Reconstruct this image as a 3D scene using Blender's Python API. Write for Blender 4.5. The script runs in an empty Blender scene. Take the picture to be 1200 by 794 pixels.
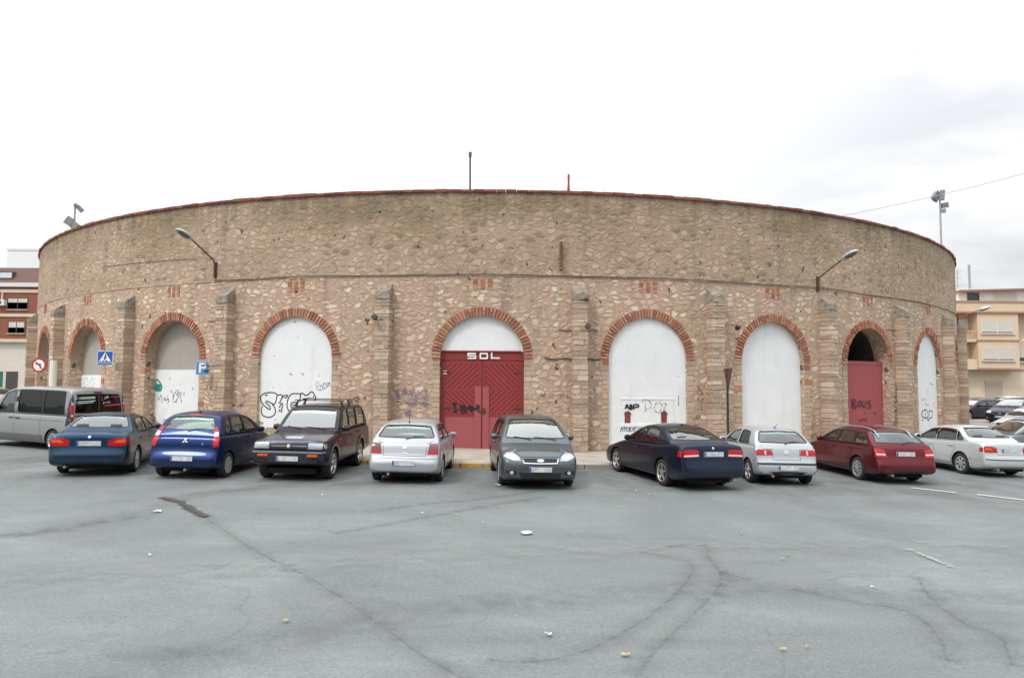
import bpy, bmesh, math, random
from mathutils import Vector, Matrix
from mathutils.bvhtree import BVHTree
random.seed(11)
D2R = math.radians
SC = bpy.context.scene
COL = SC.collection

# ------------------------------------------------------------------ camera, sky, sun, exposure
PITCH, ROLL, CAMZ = 0.0638, 0.0062, 2.474
cam_data = bpy.data.cameras.new('camera'); cam = bpy.data.objects.new('camera', cam_data); COL.objects.link(cam)
cam_data.sensor_width = 36.0; cam_data.lens = 812.5/1200*36; cam_data.clip_start = 0.1; cam_data.clip_end = 3000
fwd = Vector((0, math.cos(PITCH), math.sin(PITCH))); up0 = Vector((0, -math.sin(PITCH), math.cos(PITCH))); r0 = Vector((1, 0, 0))
rt = r0*math.cos(ROLL)+up0*math.sin(ROLL); upv = up0*math.cos(ROLL)-r0*math.sin(ROLL)
cam.matrix_world = Matrix(((rt.x, upv.x, -fwd.x, 0), (rt.y, upv.y, -fwd.y, 0), (rt.z, upv.z, -fwd.z, CAMZ), (0, 0, 0, 1)))
SC.camera = cam
SC.render.engine = 'CYCLES'
SC.view_settings.view_transform = 'Standard'
SC.view_settings.look = 'None'
SC.view_settings.exposure = 0.0
SC.view_settings.gamma = 1.0
SUN_EL, SUN_AZ = D2R(50), D2R(-140)      # azimuth measured from +Y towards +X: behind the camera, to its left
sd = bpy.data.lights.new('sun', 'SUN'); sd.energy = 1.5; sd.angle = D2R(12); sd.color = (1, .96, .9)
sun = bpy.data.objects.new('sun', sd); COL.objects.link(sun)
sv = Vector((math.sin(SUN_AZ)*math.cos(SUN_EL), math.cos(SUN_AZ)*math.cos(SUN_EL), math.sin(SUN_EL)))
sun.rotation_euler = sv.to_track_quat('Z', 'Y').to_euler()

def nd(nt, typ, **kw):
    n = nt.nodes.new(typ)
    for k, v in kw.items():
        if k.startswith('i_'):
            key = k[2:]
            key = int(key) if key.isdigit() else key.replace('_', ' ')
            n.inputs[key].default_value = v
        else: setattr(n, k, v)
    return n
def lk(nt, a, b): nt.links.new(a, b)
def math_n(nt, op, a, b=None, c=None, clamp=False):
    n = nt.nodes.new('ShaderNodeMath'); n.operation = op; n.use_clamp = clamp
    for i, x in enumerate((a, b, c)):
        if x is None: continue
        if isinstance(x, (int, float)): n.inputs[i].default_value = x
        else: lk(nt, x, n.inputs[i])
    return n.outputs[0]
def ramp(nt, fac, stops, interp='LINEAR'):
    n = nt.nodes.new('ShaderNodeValToRGB'); cr = n.color_ramp; cr.interpolation = interp
    while len(cr.elements) < len(stops): cr.elements.new(0.5)
    for e, (p, c) in zip(cr.elements, stops):
        e.position = p; e.color = (c[0], c[1], c[2], 1) if not isinstance(c, (int, float)) else (c, c, c, 1)
    lk(nt, fac, n.inputs[0]); return n.outputs[0]
def mixc(nt, fac, a, b, mode='MIX'):
    n = nt.nodes.new('ShaderNodeMix'); n.data_type = 'RGBA'; n.blend_type = mode
    for i, x in ((0, fac), (6, a), (7, b)):
        if isinstance(x, (int, float)): n.inputs[i].default_value = x
        elif isinstance(x, (tuple, list)): n.inputs[i].default_value = (x[0], x[1], x[2], 1)
        else: lk(nt, x, n.inputs[i])
    return n.outputs[2]
def noise(nt, vec, scale, detail=4, rough=.55, dist=0):
    n = nd(nt, 'ShaderNodeTexNoise'); n.inputs['Scale'].default_value = scale; n.inputs['Detail'].default_value = detail
    n.inputs['Roughness'].default_value = rough; n.inputs['Distortion'].default_value = dist
    if vec is not None: lk(nt, vec, n.inputs['Vector'])
    return n
def mapping(nt, vec, scale=(1, 1, 1), loc=(0, 0, 0)):
    n = nd(nt, 'ShaderNodeMapping'); n.inputs['Scale'].default_value = scale; n.inputs['Location'].default_value = loc
    lk(nt, vec, n.inputs['Vector']); return n.outputs[0]

W_ = bpy.data.worlds.new('World'); SC.world = W_; W_.use_nodes = True
nt = W_.node_tree; nt.nodes.clear()
out = nd(nt, 'ShaderNodeOutputWorld')
sky = nd(nt, 'ShaderNodeTexSky', sky_type='NISHITA', sun_disc=False, sun_elevation=SUN_EL, sun_rotation=SUN_AZ)
bg1 = nd(nt, 'ShaderNodeBackground'); bg1.inputs[1].default_value = 0.08; lk(nt, sky.outputs[0], bg1.inputs[0])
tc = nd(nt, 'ShaderNodeTexCoord'); sep = nd(nt, 'ShaderNodeSeparateXYZ'); lk(nt, tc.outputs['Generated'], sep.inputs[0])
zc = math_n(nt, 'MAXIMUM', sep.outputs[2], 0.0)
grad = math_n(nt, 'MULTIPLY_ADD', math_n(nt, 'POWER', zc, 1.6), 1.9, 1.0)
# cloud cover: soft grey patches, denser towards the right of the view
mv = mapping(nt, tc.outputs['Generated'], (1, 1, 3.2))
n1 = noise(nt, mv, 2.6, 7, .55, .4); n2 = noise(nt, mv, 1.1, 3, .5)
side = nd(nt, 'ShaderNodeMapRange'); lk(nt, sep.outputs[0], side.inputs[0]); side.inputs[1].default_value = .0; side.inputs[2].default_value = .6; side.interpolation_type = 'SMOOTHSTEP'
cl = math_n(nt, 'ADD', math_n(nt, 'MULTIPLY', n1.outputs[0], .75), math_n(nt, 'MULTIPLY', n2.outputs[0], .35))
cm = nd(nt, 'ShaderNodeMapRange'); lk(nt, cl, cm.inputs[0]); cm.inputs[1].default_value = .44; cm.inputs[2].default_value = .64; cm.interpolation_type = 'SMOOTHSTEP'
amt = math_n(nt, 'MULTIPLY_ADD', math_n(nt, 'MULTIPLY', cm.outputs[0], side.outputs[0]), -.23, 1.0)
amt2 = math_n(nt, 'MULTIPLY_ADD', side.outputs[0], -.15, 1.13)
strg = math_n(nt, 'MULTIPLY', math_n(nt, 'MULTIPLY', grad, amt), amt2)
ccol = mixc(nt, math_n(nt, 'MULTIPLY', cm.outputs[0], side.outputs[0]), (1, 1, 1), (.93, .96, 1.0))
bg2 = nd(nt, 'ShaderNodeBackground'); lk(nt, ccol, bg2.inputs[0]); lk(nt, math_n(nt, 'MULTIPLY', strg, 0.95), bg2.inputs[1])
mx = nd(nt, 'ShaderNodeMixShader'); mx.inputs[0].default_value = .93
lk(nt, bg1.outputs[0], mx.inputs[1]); lk(nt, bg2.outputs[0], mx.inputs[2]); lk(nt, mx.outputs[0], out.inputs[0])

# ------------------------------------------------------------------ helpers
class MB:
    """collects faces, then links them as ONE mesh object"""
    def __init__(s): s.v = []; s.f = []; s.m = []; s.uv = []
    def vert(s, p): s.v.append(tuple(p)); return len(s.v)-1
    def face(s, idx, m=0, uv=None): s.f.append(tuple(idx)); s.m.append(m); s.uv.append(uv)
    def poly(s, pts, m=0, uv=None): s.face([s.vert(p) for p in pts], m, uv)
    def hexa(s, p, m=0):   # p: 8 corners, bottom ring 0-3, top ring 4-7
        i = [s.vert(q) for q in p]
        for f in ((3, 2, 1, 0), (4, 5, 6, 7), (0, 1, 5, 4), (1, 2, 6, 5), (2, 3, 7, 6), (3, 0, 4, 7)): s.face([i[k] for k in f], m)
    def box(s, x0, x1, y0, y1, z0, z1, m=0, fn=None):
        p = [(x0, y0, z0), (x1, y0, z0), (x1, y1, z0), (x0, y1, z0), (x0, y0, z1), (x1, y0, z1), (x1, y1, z1), (x0, y1, z1)]
        if fn: p = [fn(*q) for q in p]
        s.hexa(p, m)
    def tube(s, pts, r, n=8, m=0, r2=None):
        pts = [Vector(p) for p in pts]; rings = []
        for i, p in enumerate(pts):
            d = (pts[min(i+1, len(pts)-1)]-pts[max(i-1, 0)]).normalized()
            a = d.orthogonal().normalized() if abs(d.z) > .99 else d.cross(Vector((0, 0, 1))).normalized()
            b = d.cross(a).normalized(); rr = r if r2 is None else r+(r2-r)*i/(len(pts)-1)
            rings.append([s.vert(p+(a*math.cos(2*math.pi*k/n)+b*math.sin(2*math.pi*k/n))*rr) for k in range(n)])
        for A, B in zip(rings, rings[1:]):
            for k in range(n): s.face((A[k], A[(k+1) % n], B[(k+1) % n], B[k]), m)
        s.face(rings[0][::-1], m); s.face(rings[-1], m)
    def lathe(s, prof, n=28, m=0, axis='Y', c=(0, 0, 0)):
        rings = []
        for (h, r) in prof:
            ring = []
            for k in range(n):
                a = 2*math.pi*k/n
                p = (r*math.cos(a), h, r*math.sin(a)) if axis == 'Y' else (r*math.cos(a), r*math.sin(a), h)
                ring.append(s.vert((p[0]+c[0], p[1]+c[1], p[2]+c[2])))
            rings.append(ring)
        for A, B in zip(rings, rings[1:]):
            for k in range(n): s.face((A[k], B[k], B[(k+1) % n], A[(k+1) % n]), m)
    def mesh(s, name, mats, smooth=None):
        me = bpy.data.meshes.new(name); me.from_pydata(s.v, [], s.f)
        for mm in (mats if isinstance(mats, (list, tuple)) else [mats]): me.materials.append(mm)
        me.polygons.foreach_set('material_index', s.m)
        if any(u is not None for u in s.uv):
            L = me.uv_layers.new(name='UVMap'); k = 0
            for p, u in zip(me.polygons, s.uv):
                for j in range(p.loop_total):
                    L.data[p.loop_start+j].uv = u[j] if u is not None else (0, 0)
        me.update()
        if smooth is not None: shade(me, smooth)
        return me
    def build(s, name, mats, parent=None, smooth=None):
        return link(name, s.mesh(name, mats, smooth), parent)
def shade(me, ang):
    me.polygons.foreach_set('use_smooth', [True]*len(me.polygons)); me.set_sharp_from_angle(angle=D2R(ang))
def link(name, me, parent=None):
    o = bpy.data.objects.new(name, me); COL.objects.link(o)
    if parent is not None:
        o.parent = parent; o.matrix_parent_inverse = parent_inv(parent)
    return o
LOCAL = [False]     # cars are built in their own local frame
def parent_inv(p):
    return Matrix() if LOCAL[0] or p is None else world_of(p).inverted()
def world_of(p):
    m = p.matrix_basis.copy()
    if p.parent: m = world_of(p.parent) @ p.matrix_parent_inverse @ m
    return m
def tag(o, label=None, cat=None, group=None, kind=None):
    if label: o['label'] = label
    if cat: o['category'] = cat
    if group: o['group'] = group
    if kind: o['kind'] = kind
    return o
def thing(name, label, cat, loc=(0, 0, 0), rotz=0, group=None):
    o = bpy.data.objects.new(name, None); COL.objects.link(o); o.location = loc; o.rotation_euler = (0, 0, rotz); o.empty_display_size = .2
    return tag(o, label, cat, group)
def struct(o): o['kind'] = 'structure'; return o

_M = {}
def mat(name, col=(.5, .5, .5), rough=.6, metal=0, var=0.0, vscale=4, bump=0, bscale=20, coat=0, spec=.5, emis=None, island=0.0):
    if name in _M: return _M[name]
    m = bpy.data.materials.new(name); m.use_nodes = True; nt = m.node_tree; b = nt.nodes['Principled BSDF']
    b.inputs['Base Color'].default_value = (*col, 1); b.inputs['Roughness'].default_value = rough; b.inputs['Metallic'].default_value = metal
    b.inputs['Coat Weight'].default_value = coat; b.inputs['Coat Roughness'].default_value = .04; b.inputs['Specular IOR Level'].default_value = spec
    if var or bump or island:
        t = nd(nt, 'ShaderNodeTexCoord'); c = None
        if var:
            n = noise(nt, t.outputs['Object'], vscale, 6, .6)
            f = nd(nt, 'ShaderNodeMapRange'); lk(nt, n.outputs[0], f.inputs[0]); f.inputs[1].default_value = .3; f.inputs[2].default_value = .7
            c = mixc(nt, f.outputs[0], tuple(x*(1-var) for x in col), tuple(min(1, x*(1+var)) for x in col))
        if island:
            g = nd(nt, 'ShaderNodeNewGeometry')
            v = math_n(nt, 'MULTIPLY_ADD', g.outputs['Random Per Island'], 2*island, 1-island)
            h = nd(nt, 'ShaderNodeHueSaturation'); lk(nt, v, h.inputs['Value'])
            if c is None: h.inputs['Color'].default_value = (*col, 1)
            else: lk(nt, c, h.inputs['Color'])
            c = h.outputs[0]
        if c is not None: lk(nt, c, b.inputs['Base Color'])
        if bump:
            n = noise(nt, t.outputs['Object'], bscale, 6, .6); bp = nd(nt, 'ShaderNodeBump'); bp.inputs['Strength'].default_value = .7; bp.inputs['Distance'].default_value = bump
            lk(nt, n.outputs[0], bp.inputs['Height']); lk(nt, bp.outputs[0], b.inputs['Normal'])
    if emis: b.inputs['Emission Color'].default_value = (*emis[0], 1); b.inputs['Emission Strength'].default_value = emis[1]
    _M[name] = m; return m
def newmat(name):
    m = bpy.data.materials.new(name); m.use_nodes = True; _M[name] = m
    return m, m.node_tree, m.node_tree.nodes['Principled BSDF']

# ------------------------------------------------------------------ the place: ground height and the ring's cylinder
def gz(x, y):
    g = -0.017*x+0.0033*y
    t = min(max((x-15)/14, 0), 1); t = t*t*(3-2*t)
    g = g*(1-t)+0.22*t
    t = min(max((-x-18)/20, 0), 1); t = t*t*(3-2*t)
    return g*(1-t)+.45*t
RR, RCX, RCY = 29.81, -.826, 53.78
def ring(th, z, out=0.0):
    t = D2R(th); return Vector((RCX+(RR+out)*math.sin(t), RCY-(RR+out)*math.cos(t), z))
def rs(thc, s, z, out=0.0): return ring(thc+math.degrees(s/RR), z, out)   # s metres along the wall from angle thc
def ringbox(b, thc, s0, s1, z0, z1, o0, o1, m=0, jit=0):
    q = [(s0, o1, z0), (s1, o1, z0), (s1, o0, z0), (s0, o0, z0), (s0, o1, z1), (s1, o1, z1), (s1, o0, z1), (s0, o0, z1)]
    if jit: q = [(a+random.uniform(-jit, jit), o+(random.uniform(-jit, jit) if o == o1 else 0), z+random.uniform(-jit, jit)) for a, o, z in q]
    b.hexa([rs(thc, a, z, o) for a, o, z in q], m)
A = {0: -46.9, 1: -35.63, 2: -24.25, 3: -13.5, 4: -.4, 5: 10.94, 6: 20.9, 7: 31.1, 8: 41.6, 9: 52.0, 10: 63}
HW, ZSP, ZL, ZT, ZO = 1.463, 3.36, 6.21, 9.15, 5.13
BUT = [-52.5, -40.7, -29.05, -18.9, -6.95, 6.05, 15.75, 25.85, 35.4, 46.2, 57.0]

# ------------------------------------------------------------------ materials of the setting
def asphalt_mat():
    m, nt, b = newmat('asphalt'); t = nd(nt, 'ShaderNodeTexCoord').outputs['Object']
    big = noise(nt, mapping(nt, t, (1, 1.6, 1)), .22, 5, .6, .8); mid = noise(nt, mapping(nt, t, (.7, 2.2, 1)), 1.7, 6, .65, .3); fine = noise(nt, t, 95, 3, .7); grit = noise(nt, t, 28, 4, .7)
    c = ramp(nt, big.outputs[0], [(.36, (.130, .147, .150)), (.5, (.164, .188, .188)), (.64, (.209, .244, .241))])
    c = mixc(nt, ramp(nt, mid.outputs[0], [(.35, 0), (.7, 1)]), c, (.172, .185, .19))
    v = math_n(nt, 'MULTIPLY_ADD', fine.outputs[0], 1.1, .45); v2 = math_n(nt, 'MULTIPLY_ADD', grit.outputs[0], .95, .52)
    h = nd(nt, 'ShaderNodeHueSaturation'); lk(nt, c, h.inputs['Color']); lk(nt, math_n(nt, 'MULTIPLY', v, v2), h.inputs['Value'])
    # oil and tyre dirt where the cars park, deepened with painted under-car shade: roughly 17-21 m out, broken by noise
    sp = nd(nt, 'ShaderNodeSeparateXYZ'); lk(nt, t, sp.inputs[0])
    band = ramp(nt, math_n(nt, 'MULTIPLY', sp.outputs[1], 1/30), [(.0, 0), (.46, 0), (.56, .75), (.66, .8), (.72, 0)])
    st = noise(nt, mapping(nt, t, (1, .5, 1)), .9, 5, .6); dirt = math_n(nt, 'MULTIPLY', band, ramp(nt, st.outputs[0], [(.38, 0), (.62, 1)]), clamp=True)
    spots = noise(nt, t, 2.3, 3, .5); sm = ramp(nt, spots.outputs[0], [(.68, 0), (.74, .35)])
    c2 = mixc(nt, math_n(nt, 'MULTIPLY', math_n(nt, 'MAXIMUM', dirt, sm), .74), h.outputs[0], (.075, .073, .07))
    # hairline cracking
    vo = nd(nt, 'ShaderNodeTexVoronoi', feature='DISTANCE_TO_EDGE'); vo.inputs['Scale'].default_value = .42
    dn = noise(nt, t, 1.3, 5, .6); vec = mixc(nt, .32, t, dn.outputs['Color']); lk(nt, vec, vo.inputs['Vector'])
    ck = ramp(nt, vo.outputs['Distance'], [(0, 1), (.006, 0)]); ckn = noise(nt, t, .5, 2, .5)
    cf = math_n(nt, 'MULTIPLY', ck, ramp(nt, ckn.outputs[0], [(.5, 0), (.6, .3)]))
    c3 = mixc(nt, cf, c2, (.07, .07, .068)); lk(nt, c3, b.inputs['Base Color'])
    b.inputs['Roughness'].default_value = .82; b.inputs['Specular IOR Level'].default_value = .35
    bp = nd(nt, 'ShaderNodeBump'); bp.inputs['Strength'].default_value = .6; bp.inputs['Distance'].default_value = .006
    lk(nt, math_n(nt, 'ADD', fine.outputs[0], grit.outputs[0]), bp.inputs['Height']); lk(nt, bp.outputs[0], b.inputs['Normal']); return m

def rubble(name, sx, sy, cover, mortar, stones, blur=.05, bump=.03, pink=None, seed=0, gap=.035, rad=.50):
    """random rubble masonry: irregular stones of mixed colours standing in lime mortar; UVs are metres"""
    m, nt, b = newmat(name); t = nd(nt, 'ShaderNodeTexCoord').outputs['UV']; t = mapping(nt, t, (1, 1, 1), (seed*7.3, seed*3.1, 0))
    w = noise(nt, t, 2.3, 4, .6); w2 = noise(nt, t, 9, 3, .6)
    w0 = noise(nt, t, .9, 3, .6); d = mixc(nt, .16, t, w.outputs['Color']); d = mixc(nt, .30, d, w0.outputs['Color']); d = mixc(nt, .05, d, w2.outputs['Color'])
    v = mapping(nt, d, (sx, sy, 1))
    ve = nd(nt, 'ShaderNodeTexVoronoi', feature='DISTANCE_TO_EDGE'); vc = nd(nt, 'ShaderNodeTexVoronoi', feature='F1')
    for q in (ve, vc): q.inputs['Scale'].default_value = 1; q.inputs['Randomness'].default_value = .95; lk(nt, v, q.inputs['Vector']); q.voronoi_dimensions = '2D'
    sp = nd(nt, 'ShaderNodeSeparateColor'); lk(nt, vc.outputs['Color'], sp.inputs[0])
    big = noise(nt, mapping(nt, t, (1, 1.3, 1)), .28, 5, .6)
    cov = math_n(nt, 'ADD', sp.outputs[1], math_n(nt, 'MULTIPLY', math_n(nt, 'SUBTRACT', big.outputs[0], .5), 1.1))
    shown = math_n(nt, 'GREATER_THAN', cov, 1-cover)
    e0 = math_n(nt, 'SUBTRACT', ve.outputs['Distance'], math_n(nt, 'MULTIPLY_ADD', sp.outputs[2], .07, gap))
    e1 = math_n(nt, 'MULTIPLY', math_n(nt, 'SUBTRACT', math_n(nt, 'MULTIPLY_ADD', sp.outputs[2], -.10, rad), vc.outputs['Distance']), .8)
    edge = nd(nt, 'ShaderNodeMath', operation='SMOOTH_MIN'); lk(nt, e0, edge.inputs[0]); lk(nt, e1, edge.inputs[1]); edge.inputs[2].default_value = .09
    rag = noise(nt, t, 17, 3, .6); edge = math_n(nt, 'ADD', edge.outputs[0], math_n(nt, 'MULTIPLY', math_n(nt, 'SUBTRACT', rag.outputs[0], .5), .13))
    f = nd(nt, 'ShaderNodeMapRange'); lk(nt, edge, f.inputs[0]); f.inputs[1].default_value = 0; f.inputs[2].default_value = blur; f.interpolation_type = 'SMOOTHSTEP'
    mask = math_n(nt, 'MULTIPLY', f.outputs[0], shown)
    n = len(stones); sc = ramp(nt, sp.outputs[0], [((i+.0)/n, c) for i, c in enumerate(stones)], 'CONSTANT')
    n3 = noise(nt, t, 26, 5, .65); n4 = noise(nt, t, 5, 5, .65)
    sv = math_n(nt, 'MULTIPLY_ADD', n3.outputs[0], .8, .60)
    h = nd(nt, 'ShaderNodeHueSaturation'); lk(nt, sc, h.inputs['Color']); lk(nt, sv, h.inputs['Value'])
    mc = mixc(nt, ramp(nt, n4.outputs[0], [(.35, 0), (.65, 1)]), tuple(x*.80 for x in mortar), tuple(x*1.10 for x in mortar))
    if pink: mc = mixc(nt, ramp(nt, big.outputs[0], [(.42, 0), (.58, .55)]), mc, pink)
    hm = nd(nt, 'ShaderNodeHueSaturation'); lk(nt, mc, hm.inputs['Color']); lk(nt, math_n(nt, 'MULTIPLY_ADD', n3.outputs[0], 1.1, .45), hm.inputs['Value'])
    c = mixc(nt, mask, hm.outputs[0], h.outputs[0])
    # small pinning stones packed in the joints
    v2 = nd(nt, 'ShaderNodeTexVoronoi', feature='F1'); v2.voronoi_dimensions = '2D'; v2.inputs['Scale'].default_value = 2.1; lk(nt, v, v2.inputs['Vector'])
    s2 = nd(nt, 'ShaderNodeSeparateColor'); lk(nt, v2.outputs['Color'], s2.inputs[0])
    m2 = ramp(nt, math_n(nt, 'ADD', v2.outputs['Distance'], math_n(nt, 'MULTIPLY', rag.outputs[0], .3)), [(.40, 1), (.52, 0)])
    m2 = math_n(nt, 'MULTIPLY', math_n(nt, 'MULTIPLY', m2, math_n(nt, 'GREATER_THAN', s2.outputs[1], .42)), math_n(nt, 'SUBTRACT', 1, mask))
    c2_ = ramp(nt, s2.outputs[0], [((i+.0)/n, q) for i, q in enumerate(stones[::-1])], 'CONSTANT'); c = mixc(nt, math_n(nt, 'MULTIPLY', m2, .75), c, c2_)
    # dark joint just round each stone
    e2 = nd(nt, 'ShaderNodeMapRange'); lk(nt, math_n(nt, 'ABSOLUTE', math_n(nt, 'ADD', edge, .012)), e2.inputs[0]); e2.inputs[1].default_value = 0; e2.inputs[2].default_value = .04; e2.inputs[3].default_value = .24; e2.inputs[4].default_value = 0
    c = mixc(nt, math_n(nt, 'MULTIPLY', e2.outputs[0], shown), c, tuple(x*.35 for x in mortar))
    # weather streaks running down, missing-stone holes
    stn = noise(nt, mapping(nt, t, (1.6, .16, 1)), 1, 6, .65); sf = ramp(nt, stn.outputs[0], [(.52, 0), (.72, .42)])
    c = mixc(nt, sf, c, (.12, .10, .085))
    if seed == 2:
        ol = noise(nt, mapping(nt, t, (.5, 1.2, 1), (4, 9, 0)), .55, 5, .6); zo = nd(nt, 'ShaderNodeSeparateXYZ'); lk(nt, nd(nt, 'ShaderNodeTexCoord').outputs['UV'], zo.inputs[0]); zr = ramp(nt, math_n(nt, 'MULTIPLY', zo.outputs[1], .1), [(.70, .35), (.84, 1)]); c = mixc(nt, math_n(nt, 'MULTIPLY', zr, ramp(nt, ol.outputs[0], [(.40, .08), (.62, .62)])), c, (.20, .155, .075))
    # damp grime at the foot of the wall, dark runs below the coping (heights are real, UV y is metres above ground)
    zz = nd(nt, 'ShaderNodeSeparateXYZ'); lk(nt, nd(nt, 'ShaderNodeTexCoord').outputs['UV'], zz.inputs[0])
    run = noise(nt, mapping(nt, t, (2.2, .10, 1), (5, 2, 0)), 1, 5, .7)
    lowf = nd(nt, 'ShaderNodeMapRange'); lk(nt, zz.outputs[1], lowf.inputs[0]); lowf.inputs[1].default_value = .0; lowf.inputs[2].default_value = 1.5; lowf.inputs[3].default_value = .75; lowf.inputs[4].default_value = 0
    topf = nd(nt, 'ShaderNodeMapRange'); lk(nt, zz.outputs[1], topf.inputs[0]); topf.inputs[1].default_value = 7.9; topf.inputs[2].default_value = 9.1; topf.inputs[3].default_value = 0; topf.inputs[4].default_value = .85
    gr = math_n(nt, 'MULTIPLY', math_n(nt, 'MAXIMUM', lowf.outputs[0], topf.outputs[0]), ramp(nt, run.outputs[0], [(.40, 0), (.62, .8)]))
    c = mixc(nt, gr, c, (.15, .12, .09))
    hol = noise(nt, mapping(nt, t, (1.4, 1, 1), (9, 4, 0)), 2.6, 2, .5); hf = ramp(nt, hol.outputs[0], [(.70, 0), (.725, .85)])
    c = mixc(nt, hf, c, (.07, .055, .045))
    lk(nt, c, b.inputs['Base Color']); b.inputs['Roughness'].default_value = .93; b.inputs['Specular IOR Level'].default_value = .2
    hgt = math_n(nt, 'ADD', math_n(nt, 'ADD', math_n(nt, 'MULTIPLY', mask, .6), math_n(nt, 'MULTIPLY', m2, .3)), math_n(nt, 'MULTIPLY', n3.outputs[0], .35)); hgt = math_n(nt, 'ADD', hgt, math_n(nt, 'MULTIPLY', n4.outputs[0], .5)); hgt = math_n(nt, 'SUBTRACT', hgt, math_n(nt, 'MULTIPLY', hf, 1.5))
    bp = nd(nt, 'ShaderNodeBump'); bp.inputs['Strength'].default_value = 1; bp.inputs['Distance'].default_value = bump
    lk(nt, hgt, bp.inputs['Height']); lk(nt, bp.outputs[0], b.inputs['Normal']); return m

ST_LOW = [(.64, .52, .38), (.55, .42, .29), (.50, .38, .27), (.68, .58, .45), (.54, .36, .26), (.60, .48, .35), (.46, .345, .25), (.58, .45, .32)]
ST_UP = [(.49, .37, .25), (.36, .28, .195), (.50, .38, .27), (.43, .33, .23), (.54, .43, .31), (.27, .215, .155), (.50, .355, .255), (.52, .41, .29)]
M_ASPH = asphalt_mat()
M_LOW = rubble('rubble_lower', 4.9, 9.2, .74, (.44, .33, .25), ST_LOW, .16, .026, (.48, .32, .25), 1, .03, .55)
M_UP = rubble('rubble_upper', 5.4, 9.4, .76, (.42, .315, .235), ST_UP, .14, .024, (.44, .315, .24), 2, .02, .58)
def blockmat(name, cols, seedless=True):
    m, nt, b = newmat(name); g = nd(nt, 'ShaderNodeNewGeometry'); t = nd(nt, 'ShaderNodeTexCoord').outputs['Object']
    n = len(cols); c = ramp(nt, g.outputs['Random Per Island'], [(i/n, q) for i, q in enumerate(cols)], 'CONSTANT')
    n1 = noise(nt, t, 14, 6, .65); n2 = noise(nt, t, 2.2, 4, .6)
    h = nd(nt, 'ShaderNodeHueSaturation'); lk(nt, c, h.inputs['Color']); lk(nt, math_n(nt, 'MULTIPLY_ADD', n1.outputs[0], .7, .65), h.inputs['Value'])
    c = mixc(nt, ramp(nt, n2.outputs[0], [(.5, 0), (.7, .4)]), h.outputs[0], (.42, .32, .235) if 'stone' in name else (.24, .13, .09)); lk(nt, c, b.inputs['Base Color'])
    b.inputs['Roughness'].default_value = .92; b.inputs['Specular IOR Level'].default_value = .2
    bp = nd(nt, 'ShaderNodeBump'); bp.inputs['Strength'].default_value = 1; bp.inputs['Distance'].default_value = .018; lk(nt, n1.outputs[0], bp.inputs['Height']); lk(nt, bp.outputs[0], b.inputs['Normal']); return m
M_BLOCK = blockmat('dressed_stone', [(.52, .42, .32), (.43, .335, .25), (.50, .375, .285), (.40, .31, .235), (.60, .50, .39), (.46, .345, .26), (.36, .285, .22)])
M_BRICK = blockmat('arch_brick', [(.43, .185, .115), (.49, .24, .155), (.38, .16, .10), (.50, .28, .19), (.45, .21, .14), (.33, .14, .09)])
M_MORT = mat('lime_mortar', (.44, .34, .25), .95, var=.25, vscale=3, bump=.02, bscale=25)
M_CEM = mat('cement_cap', (.27, .235, .19), .95, var=.4, vscale=5, bump=.03, bscale=14)
M_COP = blockmat('coping_tile', [(.19, .06, .042), (.25, .08, .05), (.16, .055, .045), (.24, .10, .055)])
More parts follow.
